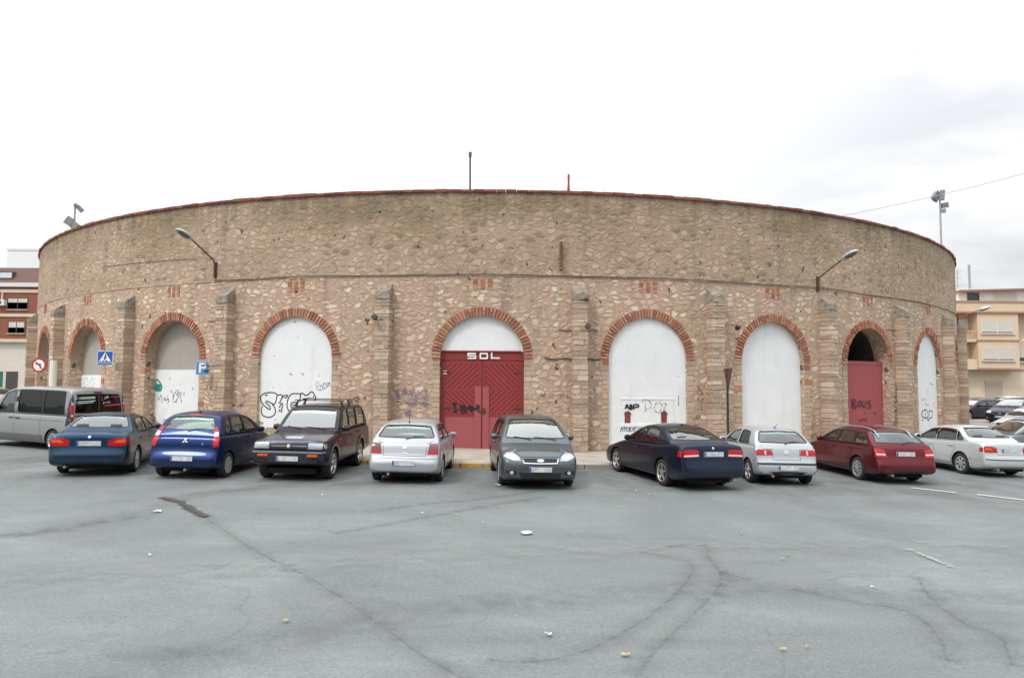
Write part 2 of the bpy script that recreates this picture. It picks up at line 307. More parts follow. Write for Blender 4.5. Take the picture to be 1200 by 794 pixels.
def paint_wall(name, col, stain, peel=0.0, zlo=0, zhi=1):
    """painted render with rain stains; peel>0 lets the stone show through in patches between zlo and zhi"""
    m, nt, b = newmat(name); t = nd(nt, 'ShaderNodeTexCoord').outputs['UV']
    a = noise(nt, t, 1.4, 6, .65); s = noise(nt, mapping(nt, t, (2.6, .35, 1)), 1, 6, .6); f = noise(nt, t, 30, 4, .6)
    c = mixc(nt, ramp(nt, a.outputs[0], [(.35, 0), (.75, .55)]), col, tuple(x*y for x, y in zip(col, (.86, .87, .86))))
    c = mixc(nt, ramp(nt, s.outputs[0], [(.55, 0), (.78, .35)]), c, stain)
    zz = nd(nt, 'ShaderNodeSeparateXYZ'); lk(nt, t, zz.inputs[0]); lf = nd(nt, 'ShaderNodeMapRange'); lk(nt, zz.outputs[1], lf.inputs[0]); lf.inputs[1].default_value = .1; lf.inputs[2].default_value = 1.6; lf.inputs[3].default_value = .8; lf.inputs[4].default_value = .12
    gn = noise(nt, mapping(nt, t, (1.5, .8, 1), (7, 1, 0)), 1.7, 6, .65); c = mixc(nt, math_n(nt, 'MULTIPLY', lf.outputs[0], ramp(nt, gn.outputs[0], [(.42, 0), (.68, .6)])), c, stain)
    ch = noise(nt, mapping(nt, t, (1, 1, 1), (3, 8, 0)), 6, 3, .5); c = mixc(nt, ramp(nt, ch.outputs[0], [(.72, 0), (.735, .8)]), c, (.36, .33, .30))
    if peel:
        sp = nd(nt, 'ShaderNodeSeparateXYZ'); lk(nt, t, sp.inputs[0]); r = nd(nt, 'ShaderNodeMapRange'); lk(nt, sp.outputs[1], r.inputs[0]); r.inputs[1].default_value = zlo; r.inputs[2].default_value = zhi; r.inputs[3].default_value = peel; r.inputs[4].default_value = 0
        q = noise(nt, t, 2.4, 6, .6); k = math_n(nt, 'ADD', q.outputs[0], math_n(nt, 'MULTIPLY', r.outputs[0], .4)); pf = ramp(nt, k, [(.66, 0), (.68, 1)])
        st = mixc(nt, ramp(nt, f.outputs[0], [(.4, 0), (.6, 1)]), (.27, .21, .15), (.40, .33, .25)); c = mixc(nt, pf, c, st)
    lk(nt, c, b.inputs['Base Color']); b.inputs['Roughness'].default_value = .75; b.inputs['Specular IOR Level'].default_value = .3
    bp = nd(nt, 'ShaderNodeBump'); bp.inputs['Strength'].default_value = .6; bp.inputs['Distance'].default_value = .012
    lk(nt, math_n(nt, 'ADD', f.outputs[0], a.outputs[0]), bp.inputs['Height']); lk(nt, bp.outputs[0], b.inputs['Normal']); return m
M_WHITE = paint_wall('white_render', (.76, .79, .81), (.50, .49, .45), 1.0, .3, 1.3)
M_WHITE2 = paint_wall('white_render_plain', (.77, .795, .81), (.55, .54, .50))
M_GREYP = paint_wall('grey_plaster', (.38, .355, .32), (.22, .19, .16))
M_RED = paint_wall('red_gate_paint', (.28, .042, .045), (.13, .035, .03))
M_REDGAP = mat('gap_shade_red', (.11, .016, .02), .8)  # leaf red darkened to paint shade into the gaps between the planks
M_REDF = paint_wall('faded_red_paint', (.38, .095, .105), (.24, .065, .06))
M_DARK = mat('dark_plaster', (.05, .045, .04), .95, var=.3, bump=.02)
M_BLACK = mat('black_spray', (.012, .012, .014), .7)
M_IRON = mat('rusty_iron', (.09, .05, .035), .8, var=.4, vscale=12, bump=.003)
M_GALV = mat('galvanised_steel', (.36, .38, .39), .45, metal=.7, var=.15, vscale=8)
M_DKMET = mat('dark_metal', (.03, .03, .033), .5, metal=.3)
M_CABLE = mat('cable_sheath', (.035, .032, .03), .7)
# ------------------------------------------------------------------ ground
def axis_pts(a, b, fine0, fine1, step):
    pts = []; x = fine0
    while x <= fine1+1e-6: pts.append(x); x += step
    g = step; x = fine0
    while x > a: g *= 1.5; x -= g; pts.append(max(x, a))
    g = step; x = fine1
    while x < b: g *= 1.5; x += g; pts.append(min(x, b))
    return sorted(set(pts))
b = MB(); xs = axis_pts(-900, 900, -40, 45, 2.5); ys = axis_pts(-300, 1300, -10, 70, 5)
idx = [[b.vert((x, y, gz(x, y))) for x in xs] for y in ys]
for j in range(len(ys)-1):
    for i in range(len(xs)-1): b.face((idx[j][i], idx[j][i+1], idx[j+1][i+1], idx[j+1][i]))
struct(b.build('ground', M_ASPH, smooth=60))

def strokemat(name, col, soft=True, lo=.35, hi=.65, amt=1.0, scale=3.0):
    """wear mark in the asphalt: soft-edged across its width (UV v), broken by noise"""
    m, nt, bs = newmat(name); bs.inputs['Base Color'].default_value = (*col, 1); bs.inputs['Roughness'].default_value = .85
    tc = nd(nt, 'ShaderNodeTexCoord'); sp = nd(nt, 'ShaderNodeSeparateXYZ'); lk(nt, tc.outputs['UV'], sp.inputs[0])
    e = math_n(nt, 'ABSOLUTE', math_n(nt, 'SUBTRACT', sp.outputs[1], .5)); ef = nd(nt, 'ShaderNodeMapRange'); lk(nt, e, ef.inputs[0]); ef.inputs[1].default_value = .1 if soft else .42; ef.inputs[2].default_value = .5; ef.inputs[3].default_value = 1; ef.inputs[4].default_value = 0
    n = noise(nt, tc.outputs['Object'], scale, 6, .7); nf = ramp(nt, n.outputs[0], [(lo, 0), (hi, 1)])
    a = math_n(nt, 'MULTIPLY', math_n(nt, 'MULTIPLY', ef.outputs[0], nf), amt)
    tr = nd(nt, 'ShaderNodeBsdfTransparent'); mx = nd(nt, 'ShaderNodeMixShader'); lk(nt, a, mx.inputs[0]); lk(nt, tr.outputs[0], mx.inputs[1]); lk(nt, bs.outputs[0], mx.inputs[2])
    lk(nt, mx.outputs[0], nt.nodes['Material Output'].inputs[0]); return m
def smooth_line(pts, n=6):
    P = [Vector((*p, 0)) if len(p) == 2 else Vector(p) for p in pts]; out = []
    if len(P) < 3:
        return [P[0].lerp(P[1], k/n) for k in range(n+1)]
    for i in range(len(P)-1):
        p0, p1, p2, p3 = P[max(i-1, 0)], P[i], P[i+1], P[min(i+2, len(P)-1)]
        for k in range(n):
            t = k/n; out.append(.5*((2*p1)+(-p0+p2)*t+(2*p0-5*p1+4*p2-p3)*t*t+(-p0+3*p1-3*p2+p3)*t**3))
    out.append(P[-1]); return out
def ground_strip(name, pts, w, m, lift=.004, wob=.0, n=8):
    L = smooth_line(pts, n); b = MB(); prev = None; s = 0
    for i, p in enumerate(L):
        d = (L[min(i+1, len(L)-1)]-L[max(i-1, 0)]).normalized(); nrm = Vector((-d.y, d.x, 0))
        ww = w*(1+random.uniform(-wob, wob)); q = p+nrm*random.uniform(-wob, wob)*w*.5
        a, c = q+nrm*ww/2, q-nrm*ww/2
        cur = (b.vert((a.x, a.y, gz(a.x, a.y)+lift)), b.vert((c.x, c.y, gz(c.x, c.y)+lift)))
        if prev: b.face((prev[0], prev[1], cur[1], cur[0]), 0, ((s-.3, 1), (s-.3, 0), (s, 0), (s, 1)))
        prev = cur; s += .3
    return struct(b.build(name, m))
MK_CR = strokemat('asphalt_seam', (.07, .07, .068), True, .33, .66, .23, 9)
MK_TR = strokemat('tyre_wear', (.095, .093, .09), True, .34, .66, .20, 4)
MK_PA = strokemat('tar_patch', (.05, .045, .04), True, .30, .44, .95, 9)
MK_WH = strokemat('worn_road_paint', (.66, .67, .66), False, .36, .46, .92, 9)
MK_LT = strokemat('pale_scuff', (.30, .315, .31), True, .4, .6, .3, 2)
cracks = [
 [(-5.29, 12.15), (-3.6, 9.96), (-2.68, 8.94), (-1.9, 7.96), (-1.25, 7.06), (-.83, 6.44), (-.41, 5.94), (0, 5.2)],
 [(-2.65, 12.95), (-1.68, 13.97), (-.69, 14.6), (.6, 15.91), (1.24, 16.65)],
 [(-2.82, 11.14), (-2.14, 11.87), (-1.1, 13.14), (.76, 15.12)],
 [(-.21, 6.34), (.17, 6.3), (.64, 6.53), (1.13, 7.1), (1.61, 7.78), (2.24, 8.97), (2.51, 9.82), (2.23, 10.17), (1.86, 10.49)],
 [(1.06, 6.02), (1.38, 6.67), (1.94, 7.61), (2.52, 8.63), (2.78, 9.33), (2.86, 10.23), (3.03, 11.04), (2.37, 10.8)],
 [(2.8, 9.41), (3.07, 9.04)],
 [(3.48, 8.71), (3.99, 8.25), (4.44, 7.98), (4.37, 7.31), (4.01, 6.53)],
 [(5.43, 9.43), (5.03, 8.49), (4.86, 7.6), (4.97, 7.23), (4.55, 6.46)]]
for i, c in enumerate(cracks):
    ground_strip('asphalt_crack', c, .055, MK_CR, .004, .25)
    ground_strip('tyre_track', c, .40, MK_TR, .0082, .1)
ground_strip('tyre_track', [(-9.5, 9.2), (-8.0, 10.2), (-7.0, 11.0), (-6.3, 12.4)], .55, MK_TR, .004, .15)
ground_strip('tyre_track', [(-9.0, 8.8), (-7.4, 10.6), (-6.6, 12.2), (-6.5, 13.6), (-6.2, 14.8), (-5.2, 15.9), (-4.2, 16.6)], .75, MK_TR, .012, .15)
ground_strip('tyre_track', [(-6.9, 13.9), (-6.2, 14.6), (-5.2, 15.5), (-4.0, 16.2), (-2.5, 16.8)], .8, MK_TR, .016, .2)
ground_strip('asphalt_patch', [(-6.93, 13.94), (-6.3, 13.4), (-5.29, 12.15)], .24, MK_PA, .02, .3)
ground_strip('tyre_track', [(-3, 6), (-1, 7.5), (2, 8.5), (5, 8.6), (9, 8.4)], 1.0, MK_TR, .0164, .1)
ground_strip('tyre_track', [(-8, 7.5), (-3, 9.2), (2, 10.6), (7, 11.4), (12, 11.6)], 1.3, MK_LT, .0206, .1)
ground_strip('road_marking', [(10.12, 17.73), (10.79, 17.03)], .11, MK_WH, .024)
ground_strip('road_marking', [(11.18, 16.83), (12.3, 15.55)], .11, MK_WH, .024)
ground_strip('road_marking', [(6.16, 10.95), (6.2, 9.88)], .10, strokemat('faded_road_paint', (.38, .39, .385), False, .42, .6, .7, 7), .024)

# pavement round the ring, with its kerb (worn yellow paint on the middle stretch)
def koff(th): return 3.85+.42*math.exp(-((th+2)/7)**2)
m_pave = mat('pavement_concrete', (.36, .33, .285), .9, var=.22, vscale=1.6, bump=.004, bscale=30)
b = MB(); st = 1.5; th = -100
while th < 100:
    t2 = th+st; o1, o2 = koff(th), koff(t2)
    def P(t, o, dz): q = ring(t, 0, o); return (q.x, q.y, gz(q.x, q.y)+dz)
    b.poly([P(th, -.6, .12), P(th, o1-.15, .12), P(t2, o2-.15, .12), P(t2, -.6, .12)][::-1])
    th = t2
struct(b.build('pavement', m_pave))
m, nt, bs = newmat('kerb_paint'); t = nd(nt, 'ShaderNodeTexCoord').outputs['Object']
sp = nd(nt, 'ShaderNodeSeparateXYZ'); lk(nt, t, sp.inputs[0]); n = noise(nt, t, 5, 6, .65)
inr = math_n(nt, 'MULTIPLY', math_n(nt, 'LESS_THAN', sp.outputs[0], .9), math_n(nt, 'GREATER_THAN', sp.outputs[0], -6.5))
f = math_n(nt, 'MULTIPLY', inr, ramp(nt, n.outputs[0], [(.38, 0), (.5, .9)]))
lk(nt, mixc(nt, f, mixc(nt, n.outputs[0], (.22, .20, .17), (.36, .32, .27)), (.55, .33, .05)), bs.inputs['Base Color']); bs.inputs['Roughness'].default_value = .85
b = MB(); th = -100
while th < 100:
    t2 = th+1.45
    def P(t, o, dz): q = ring(t, 0, o); return (q.x, q.y, gz(q.x, q.y)+dz)
    o1, o2 = koff(th), koff(t2)
    b.hexa([P(th, o1, -.1), P(t2, o2, -.1), P(t2, o2-.15, -.1), P(th, o1-.15, -.1), P(th, o1-.01, .124), P(t2, o2-.01, .124), P(t2, o2-.15, .124), P(th, o1-.15, .124)])
    th += 1.5
struct(b.build('kerb', m))

# ------------------------------------------------------------------ the bullring
RING = thing('bullring', 'round rubble stone bullring with brick arches, buttresses and a red gate', 'bullring', (RCX, RCY, 0))
def arch_z(s):   # height of the opening's edge at s metres from its centre
    return ZSP+math.sqrt(max(HW*HW-s*s, 0))
NA = 20
arch_s = [-HW*math.cos(math.pi*k/NA) for k in range(NA+1)]
TH = .62    # wall thickness
cols = []   # (theta0, theta1, z0, z1) columns of the wall
brk = []
cen = sorted(A.values()); last = -75.0
for c in cen:
    a0, a1 = c-math.degrees(HW/RR), c+math.degrees(HW/RR)
    n = max(1, int((a0-last)/1.2)+1)
    for k in range(n): brk.append((last+(a0-last)*k/n, last+(a0-last)*(k+1)/n, None))
    for k in range(NA): brk.append((c+math.degrees(arch_s[k]/RR), c+math.degrees(arch_s[k+1]/RR), (arch_z(arch_s[k]), arch_z(arch_s[k+1]))))
    last = a1
n = int((285-last)/2)
for k in range(n): brk.append((last+(285-last)*k/n, last+(285-last)*(k+1)/n, None))
b = MB()
def U(t): return D2R(t)*RR
ZLV = [2.0, 4.0]
for t0, t1, az in brk:
    for o, fl in ((0, False), (-TH, True)):
        lo = az if az else (-.9, -.9)
        segs = []
        zs = [lo] + ([(z, z) for z in ZLV if z > max(lo)+.05] ) + [(ZL, ZL)]
        if az: zs = [lo, (ZL, ZL)]
        for (za, zb), (zc_, zd) in zip(zs, zs[1:]): segs.append((za, zb, zc_, zd, 0))
        segs.append((ZL, ZL, 7.7, 7.7, 1)); segs.append((7.7, 7.7, ZT, ZT, 1))
        for za, zb, zc_, zd, m in segs:
            q = [ring(t0, za, o), ring(t1, zb, o), ring(t1, zd, o), ring(t0, zc_, o)]; uv = [(U(t0), za), (U(t1), zb), (U(t1), zd), (U(t0), zc_)]
            if fl: q = q[::-1]; uv = uv[::-1]
            b.poly(q, m, uv)
    if az:   # soffit of the arch
        q = [ring(t0, az[0], 0), ring(t0, az[0], -TH), ring(t1, az[1], -TH), ring(t1, az[1], 0)]
        b.poly(q, 2, [(0, az[0]*2), (TH, az[0]*2), (TH, az[1]*2+.3), (0, az[1]*2+.3)])
    b.poly([ring(t0, ZT, 0), ring(t1, ZT, 0), ring(t1, ZT, -TH), ring(t0, ZT, -TH)], 1, [(0, 0), (1, 0), (1, 1), (0, 1)])
for c in cen:
    for sg in (-1, 1):
        t = c+sg*math.degrees(HW/RR); q = [ring(t, -.9, 0), ring(t, ZSP, 0), ring(t, ZSP, -TH), ring(t, -.9, -TH)]; uv = [(0, -.9), (0, ZSP), (TH, ZSP), (TH, -.9)]
        b.poly(q if sg < 0 else q[::-1], 0, uv if sg < 0 else uv[::-1])
bm = bmesh.new(); me = b.mesh('wall', [M_LOW, M_UP, M_LOW]); bm.from_mesh(me); bmesh.ops.remove_doubles(bm, verts=bm.verts, dist=.0005); bm.to_mesh(me); bm.free(); shade(me, 30)
link('wall', me, RING)
# terrace behind the parapet and inner wall under it
b = MB(); tt = -75
while tt < 285:
    b.poly([ring(tt, 8.1, -TH-.0), ring(tt+3, 8.1, -TH), ring(tt+3, 8.1, -5), ring(tt, 8.1, -5)], 0)
    b.poly([ring(tt, 0, -5), ring(tt+3, 0, -5), ring(tt+3, 8.1, -5), ring(tt, 8.1, -5)], 0); tt += 3
b.build('terrace', M_CEM, RING)
# coping of flat tiles
b = MB(); s = -76.0
while s < 120:
    w = random.uniform(.55, .9); g = .3
    ringbox(b, s, 0.0, w*RR*math.pi/180-.012, ZT+.003, ZT+.10+random.uniform(-.012, .012), -TH-.05, .07+random.uniform(-.015, .015), 0, .004)
    s += w
b.build('coping', M_COP, RING)
# joint ledge with the sagging cable that follows it
b = MB(); t = -64.0
while t < 66:
    w = random.uniform(.5, 1.6)
    ringbox(b, t, 0, D2R(w)*RR+.002, ZL-.02, ZL+.022+random.uniform(0, .01), -.05, .022+random.uniform(-.008, .01), 0, .006)
    t += w
b.build('ledge', M_MORT, RING)
b = MB(); pts = []; t = -20.3
while t < 66: pts.append(ring(t, ZL+.045-.03*abs(math.sin(D2R(t)*14))+random.uniform(-.006, .006)-(.05 if t > 30 else 0), .045)); t += 1.2
b.tube(pts, .013, 5); b.build('wall_cable', M_CABLE, RING)
b = MB(); b.tube([ring(-33+k*1.1, 7.24-.012*k+random.uniform(-.02, .02), .02) for k in range(11)], .009, 5); b.build('wall_cable', M_CABLE, RING)
b = MB(); b.tube([rs(A[5], -1.75-.25*k, 3.33-.03*math.sin(k*2.2), .03) for k in range(9)], .02, 5); b.build('wall_cable', M_CABLE, RING)
b = MB(); b.tube([rs(A[5], -1.85-.2*k, 4.33+.02*math.sin(k*2), .03) for k in range(8)], .014, 5); b.build('wall_cable', M_CABLE, RING)

def arch_ring(c, rnd):
    b = MB(); n = 43 + rnd.randint(-2, 2); r1 = ZO-ZSP
    for k in range(n):
        wv = rnd.uniform(-.05, .05); a0 = -.02+(math.pi+.04)*(k+.20+wv)/n; a1 = -.02+(math.pi+.04)*(k+.80+wv)/n
        ro = r1+rnd.uniform(-.035, .01); o = .030+rnd.uniform(-.010, .014); ri = HW-.012+rnd.uniform(0, .01)
        def P(r, a, oo): return rs(c, -r*math.cos(a), ZSP+r*math.sin(a), oo)
        split = rnd.random() < .25; rm = (ri+ro)/2
        for (ra, rb) in (((ri, rm-.008), (rm+.008, ro)) if split else ((ri, ro),)):
            b.hexa([P(ra, a0, o), P(ra, a1, o), P(ra, a1, -.06), P(ra, a0, -.06), P(rb, a0, o), P(rb, a1, o), P(rb, a1, -.06), P(rb, a0, -.06)])
    # mortar bed
    m = 24
    for k in range(m):
        a0, a1 = math.pi*k/m, math.pi*(k+1)/m
        b.poly([P(HW-.008, a0, .004), P(HW-.008, a1, .004), P(r1-.02, a1, .004), P(r1-.02, a0, .004)][::-1], 1)
    return b.build('brick_arch', [M_BRICK, mat('brick_joint', (.24, .165, .12), .95, var=.3, vscale=9)], RING)
def jambs(c, rnd):
    for sg in (-1, 1):
        b = MB(); z = -.35
        while z < ZSP-.12:
            h = rnd.uniform(.13, .22); w = rnd.uniform(.18, .40); z1 = min(z+h, ZSP-.01)
            br = rnd.random() < .09
            s0, s1 = HW+.002, HW+w
            if sg < 0: s0, s1 = -s1, -s0
            ringbox(b, c, s0, s1, z+.012, z1-.006, -.25, .008+rnd.uniform(0, .016), 1 if br else 0, .005); z = z1
        b.build('stone_jamb', [M_BLOCK, M_BRICK], RING)
rnd = random.Random(5)
for i, c in A.items(): arch_ring(c, rnd); jambs(c, rnd)
# small triple brick vents above the arches
for i, c in A.items():
    b = MB()
    for k in (-1, 0, 1):
        if i == 9: continue
        for j in range(5):
            ringbox(b, c, k*.255-.07, k*.255+.07, 5.73+j*.085, 5.73+j*.085+.07, -.05, .02+random.uniform(-.006, .006), 0, .003)
        ringbox(b, c, k*.255-.068, k*.255+.068, 5.74, 6.14, -.05, .008, 1)
    if b.v: b.build('brick_vent', [M_BRICK, M_MORT], RING)
# buttresses of coursed stone under a sloping cement cap
def buttress(t, top=5.9, w=.50, d=.42):
    b = MB(); g = ring(t, 0, .5); z = gz(g.x, g.y)+.1
    ringbox(b, t, -w/2+.02, w/2-.02, z-.6, top-.5, -.02, d-.02, 1)
    r = random.Random(int(t*10)); z -= .1
    while z < top-.62:
        h = r.uniform(.10, .21); z1 = min(z+h, top-.55); k = r.choice((1, 2, 2, 2)); cut = r.uniform(-.12, .12)
        gr = [( -w/2, w/2)] if k == 1 else [(-w/2, cut-.01), (cut+.01, w/2)]
        for a, c in gr:
            ringbox(b, t, a+r.uniform(-.006, .016), c+r.uniform(-.016, .006), z+.014, z1-.012, .0, d+r.uniform(-.014, .010), 0, .010)
        z = z1
    o = b.build('buttress', [M_BLOCK, M_MORT], RING)
    c = MB(); W2 = w/2+.008
    c.hexa([rs(t, a, zz, oo) for a, oo, zz in ((-W2, d+.02, top-.56), (W2, d+.02, top-.56), (W2, -.02, top-.56), (-W2, -.02, top-.56), (-W2+.02, d+.0, top-.30), (W2-.02, d+.0, top-.30), (W2-.03, -.02, top), (-W2+.03, -.02, top))])
    bm = bmesh.new(); me = c.mesh('cap', M_CEM); bm.from_mesh(me); bmesh.ops.subdivide_edges(bm, edges=bm.edges, cuts=3, use_grid_fill=True)
    for v in bm.verts: v.co += Vector((r.uniform(-1, 1), r.uniform(-1, 1), r.uniform(-1, 1)))*.012
    bm.to_mesh(me); bm.free(); link('cap', me, o)
for t in BUT: buttress(t, 5.92 if t != 15.75 else 5.98)

def panel(c, rec, z0, z1, m, name='infill_panel', s0=-HW-.02, s1=HW+.02, th=.08, arch=True):
    b = MB(); n = 22; S = [s0+(s1-s0)*k/n for k in range(n+1)]
    def top(s): return min(z1, ZSP+math.sqrt(max((HW+.02)**2-s*s, 0)) if arch and abs(s) <= HW+.02 else z1)
    for a, e in zip(S, S[1:]):
        ta, te = max(top(a), z0), max(top(e), z0)
        b.poly([rs(c, a, z0, -rec), rs(c, e, z0, -rec), rs(c, e, te, -rec), rs(c, a, ta, -rec)], 0, [(a+c, z0), (e+c, z0), (e+c, te), (a+c, ta)])
        b.poly([rs(c, a, ta, -rec), rs(c, e, te, -rec), rs(c, e, te, -rec-th), rs(c, a, ta, -rec-th)], 0, [(a+c, ta), (e+c, te), (e+c, te+.1), (a+c, ta+.1)])
        b.poly([rs(c, e, z0, -rec-th), rs(c, a, z0, -rec-th), rs(c, a, ta, -rec-th), rs(c, e, te, -rec-th)], 0, [(0, 0)]*4)
    for s, sg in ((s0, 1), (s1, -1)):
        q = [rs(c, s, z0, -rec-th), rs(c, s, z0, -rec), rs(c, s, max(top(s), z0), -rec), rs(c, s, max(top(s), z0), -rec-th)]
        b.poly(q[::sg], 0, [(0, z0), (.1, z0), (.1, z0+1), (0, z0+1)])
    return b.build(name, m, RING)
panel(A[0], .42, -.5, 5.2, M_GREYP); panel(A[1], .5, -.5, 5.2, M_GREYP)
panel(A[1], .46, -.5, 2.72, M_WHITE2, 'painted_board', th=.03, arch=False)
panel(A[2], .5, -.5, 5.2, M_GREYP); panel(A[2], .46, -.5, 2.92, M_WHITE, 'painted_board', th=.03, arch=False)
panel(A[3], .12, -.5, 5.2, M_WHITE); panel(A[4], .16, 3.57, 5.2, M_WHITE2)
panel(A[5], .09, -.5, 5.2, M_WHITE2); panel(A[6], .20, -.5, 5.2, M_WHITE2); panel(A[8], .15, -.5, 5.2, M_WHITE2); panel(A[9], .12, -.5, 5.2, M_WHITE2); panel(A[10], .15, -.5, 5.2, M_GREYP)

# ticket hatches in the white bay
b = MB(); c = A[5]
ringbox(b, c, -1.0, 1.0, .98, 1.07, -.09, -.03, 0); ringbox(b, c, -.97, .97, 1.07, 1.93, -.09, -.07, 0); ringbox(b, c, -.99, .99, 1.93, 1.965, -.09, -.055, 0)
b.build('ticket_hatch_surround', mat('hatch_white', (.74, .755, .75), .8, var=.08), RING)
for s in (-.76, .60):
    b = MB(); pts = [(-.105, 1.12), (.105, 1.12)]+[(.105*math.cos(a*math.pi/8), 1.40+.105*math.sin(a*math.pi/8)) for a in range(9)]
    b.poly([rs(c, s+x, z, -.062) for x, z in pts])
    for (x0, z0), (x1, z1) in zip(pts, pts[1:]+pts[:1]): b.poly([rs(c, s+x0, z0, -.062), rs(c, s+x0, z0, -.072), rs(c, s+x1, z1, -.072), rs(c, s+x1, z1, -.062)])
    o = b.build('ticket_hatch', mat('hatch_red', (.20, .035, .035), .7, var=.3, vscale=8), RING)
    b = MB()
    for k in range(8):
        a0, a1 = k*math.pi/8, (k+1)*math.pi/8
        def P(r, a, oo): return rs(c, s+r*math.cos(a), 1.40+r*math.sin(a), oo)
        b.hexa([P(.105, a0, -.05), P(.105, a1, -.05), P(.105, a1, -.07), P(.105, a0, -.07), P(0.13, a0, -.05), P(0.13, a1, -.05), P(0.13, a1, -.07), P(0.13, a0, -.07)])
    b.build('hatch_frame', mat('hatch_brown', (.12, .06, .045), .8), o)

# ---- the red gate of the central arch
c = A[4]; G = .20
gate = MB(); ringbox(gate, c, -HW-.01, HW+.01, 3.27, 3.56, -G-.06, -G+.05, 0)
gate = gate.build('gate', M_RED, RING)
b = MB(); ringbox(b, c, -HW+.05, HW-.1, 3.555, 3.60, -G-.04, -G+.09, 0); b.build('lintel_shelf', M_RED, gate)
for sg in (-1, 1):
    b = MB(); x0, x1 = (-HW+.005, -.008) if sg < 0 else (.008, HW-.005); zb = .05
    ringbox(b, c, x0, x1, zb, 3.26, -G-.05, -G, 0)
    lf = b.build('gate_leaf', M_REDGAP, gate)
    b = MB(); fr = .09; xi = x1 if sg < 0 else x0       # meeting side
    xo = x0 if sg < 0 else x1
    ringbox(b, c, min(xo, xo-sg*.16), max(xo, xo-sg*.16), zb, 3.25, -G, -G+.03, 0)
    ringbox(b, c, min(xi, xi+sg*.10), max(xi, xi+sg*.10), zb, 3.25, -G, -G+.034, 0)
    ringbox(b, c, x0+.01, x1-.01, 3.12, 3.255, -G, -G+.027, 0); ringbox(b, c, x0+.01, x1-.01, 2.20, 2.29, -G, -G+.027, 0); ringbox(b, c, x0+.01, x1-.01, 1.32, 1.40, -G, -G+.027, 0)
    b.build('frame', M_RED, lf)
    xa, xb = (x0+.16, x1-.10) if sg < 0 else (x0+.10, x1-.16)
    for (za, zb2, dr) in ((2.29, 3.12, 1), (1.40, 2.20, -1)):
        b = MB(); n = 15; wdt = xb-xa; hgt = zb2-za; k = -n
        sl = -dr*sg       # slope sign of the planks
        step = .19
        u = -2.0
        while u < 3.0:
            # plank is the strip u..u+step*.8 of coordinate (x - sl*z) clipped to the rectangle
            poly = [(xa, za), (xb, za), (xb, zb2), (xa, zb2)]
            def clip(poly, val, keep):
                o = []
                for p, q in zip(poly, poly[1:]+poly[:1]):
                    fp = (p[0]-xa-sl*(p[1]-za)*1.05)-val; fq = (q[0]-xa-sl*(q[1]-za)*1.05)-val
                    if keep*fp >= 0: o.append(p)
                    if fp*fq < 0: t = fp/(fp-fq); o.append((p[0]+(q[0]-p[0])*t, p[1]+(q[1]-p[1])*t))
                return o
            pl = clip(poly, u, 1); pl = clip(pl, u+step*.87, -1) if len(pl) > 2 else pl
            if len(pl) > 2:
                o_ = -G+.022+random.uniform(-.005, .005)
                b.poly([rs(c, x, z, o_) for x, z in pl], 0, [(x, z) for x, z in pl])
                for p, q in zip(pl, pl[1:]+pl[:1]): b.poly([rs(c, *p, o_), rs(c, *p, -G), rs(c, *q, -G), rs(c, *q, o_)], 0, [(p[0], p[1]), (p[0], p[1]+.02), q, q])
            u += step
        b.build('plank_panel', M_RED, lf)
    b = MB(); ringbox(b, c, x0+.17 if sg < 0 else x0+.11, x1-.11 if sg < 0 else x1-.17, .10, 1.32, -G, -G+.012, 0); b.build('sheet_panel', M_REDF, lf)
    b = MB(); xm = xi+sg*.13; ringbox(b, c, xm-.11, xm+.11, .10, 2.36, -G+.03, -G+.042, 0); b.build('cover_plate', M_REDF, lf)
for sg in (-1, 1):
    for z in (.45, 1.62, 2.85):
        b = MB(); xo = sg*(HW-.02); ringbox(b, c, min(xo, xo-sg*.34), max(xo, xo-sg*.34), z-.03, z+.03, -G+.03, -G+.045); b.build('hinge', M_IRON, gate)
b = MB(); ringbox(b, c, .03, .13, 1.42, 1.62, -G+.04, -G+.065); ringbox(b, c, -.12, .14, 1.50, 1.53, -G+.065, -G+.08); b.build('bolt', M_IRON, gate)
b = MB(); ringbox(b, c, -1.37, -1.24, 2.78, 2.90, -G+.032, -G+.04); b.build('notice', mat('paper_white', (.72, .76, .78), .6), gate)

def ribbon(b, thc, out, strokes, w, m=0, soft=False, n=5):
    for st in strokes:
        L = smooth_line(st, n) if len(st) > 2 else [Vector((*st[0], 0)), Vector((*st[1], 0))]
        prev = None
        for i, p in enumerate(L):
            d = (L[min(i+1, len(L)-1)]-L[max(i-1, 0)])
            if d.length < 1e-6: continue
            d.normalize(); nn = Vector((-d.y, d.x, 0)); a, e = p+nn*w/2, p-nn*w/2
            cur = (b.vert(rs(thc, a.x, a.y, out)), b.vert(rs(thc, e.x, e.y, out)))
            if prev: b.face((prev[0], prev[1], cur[1], cur[0]), m)
            prev = cur
def graffiti(thc, out, strokes, w, m): b = MB(); ribbon(b, thc, out, strokes, w); return b.build('graffiti', m, RING)
def sprayed(name, col, lo=.3, hi=.5, amt=.9, sc=14):
    m, nt, bs = newmat(name); bs.inputs['Base Color'].default_value = (*col, 1); bs.inputs['Roughness'].default_value = .7
    n = noise(nt, nd(nt, 'ShaderNodeTexCoord').outputs['Object'], sc, 5, .6); a = math_n(nt, 'MULTIPLY', ramp(nt, n.outputs[0], [(lo, 0), (hi, 1)]), amt)
    tr = nd(nt, 'ShaderNodeBsdfTransparent'); mx = nd(nt, 'ShaderNodeMixShader'); lk(nt, a, mx.inputs[0]); lk(nt, tr.outputs[0], mx.inputs[1]); lk(nt, bs.outputs[0], mx.inputs[2]); lk(nt, mx.outputs[0], nt.nodes['Material Output'].inputs[0]); return m
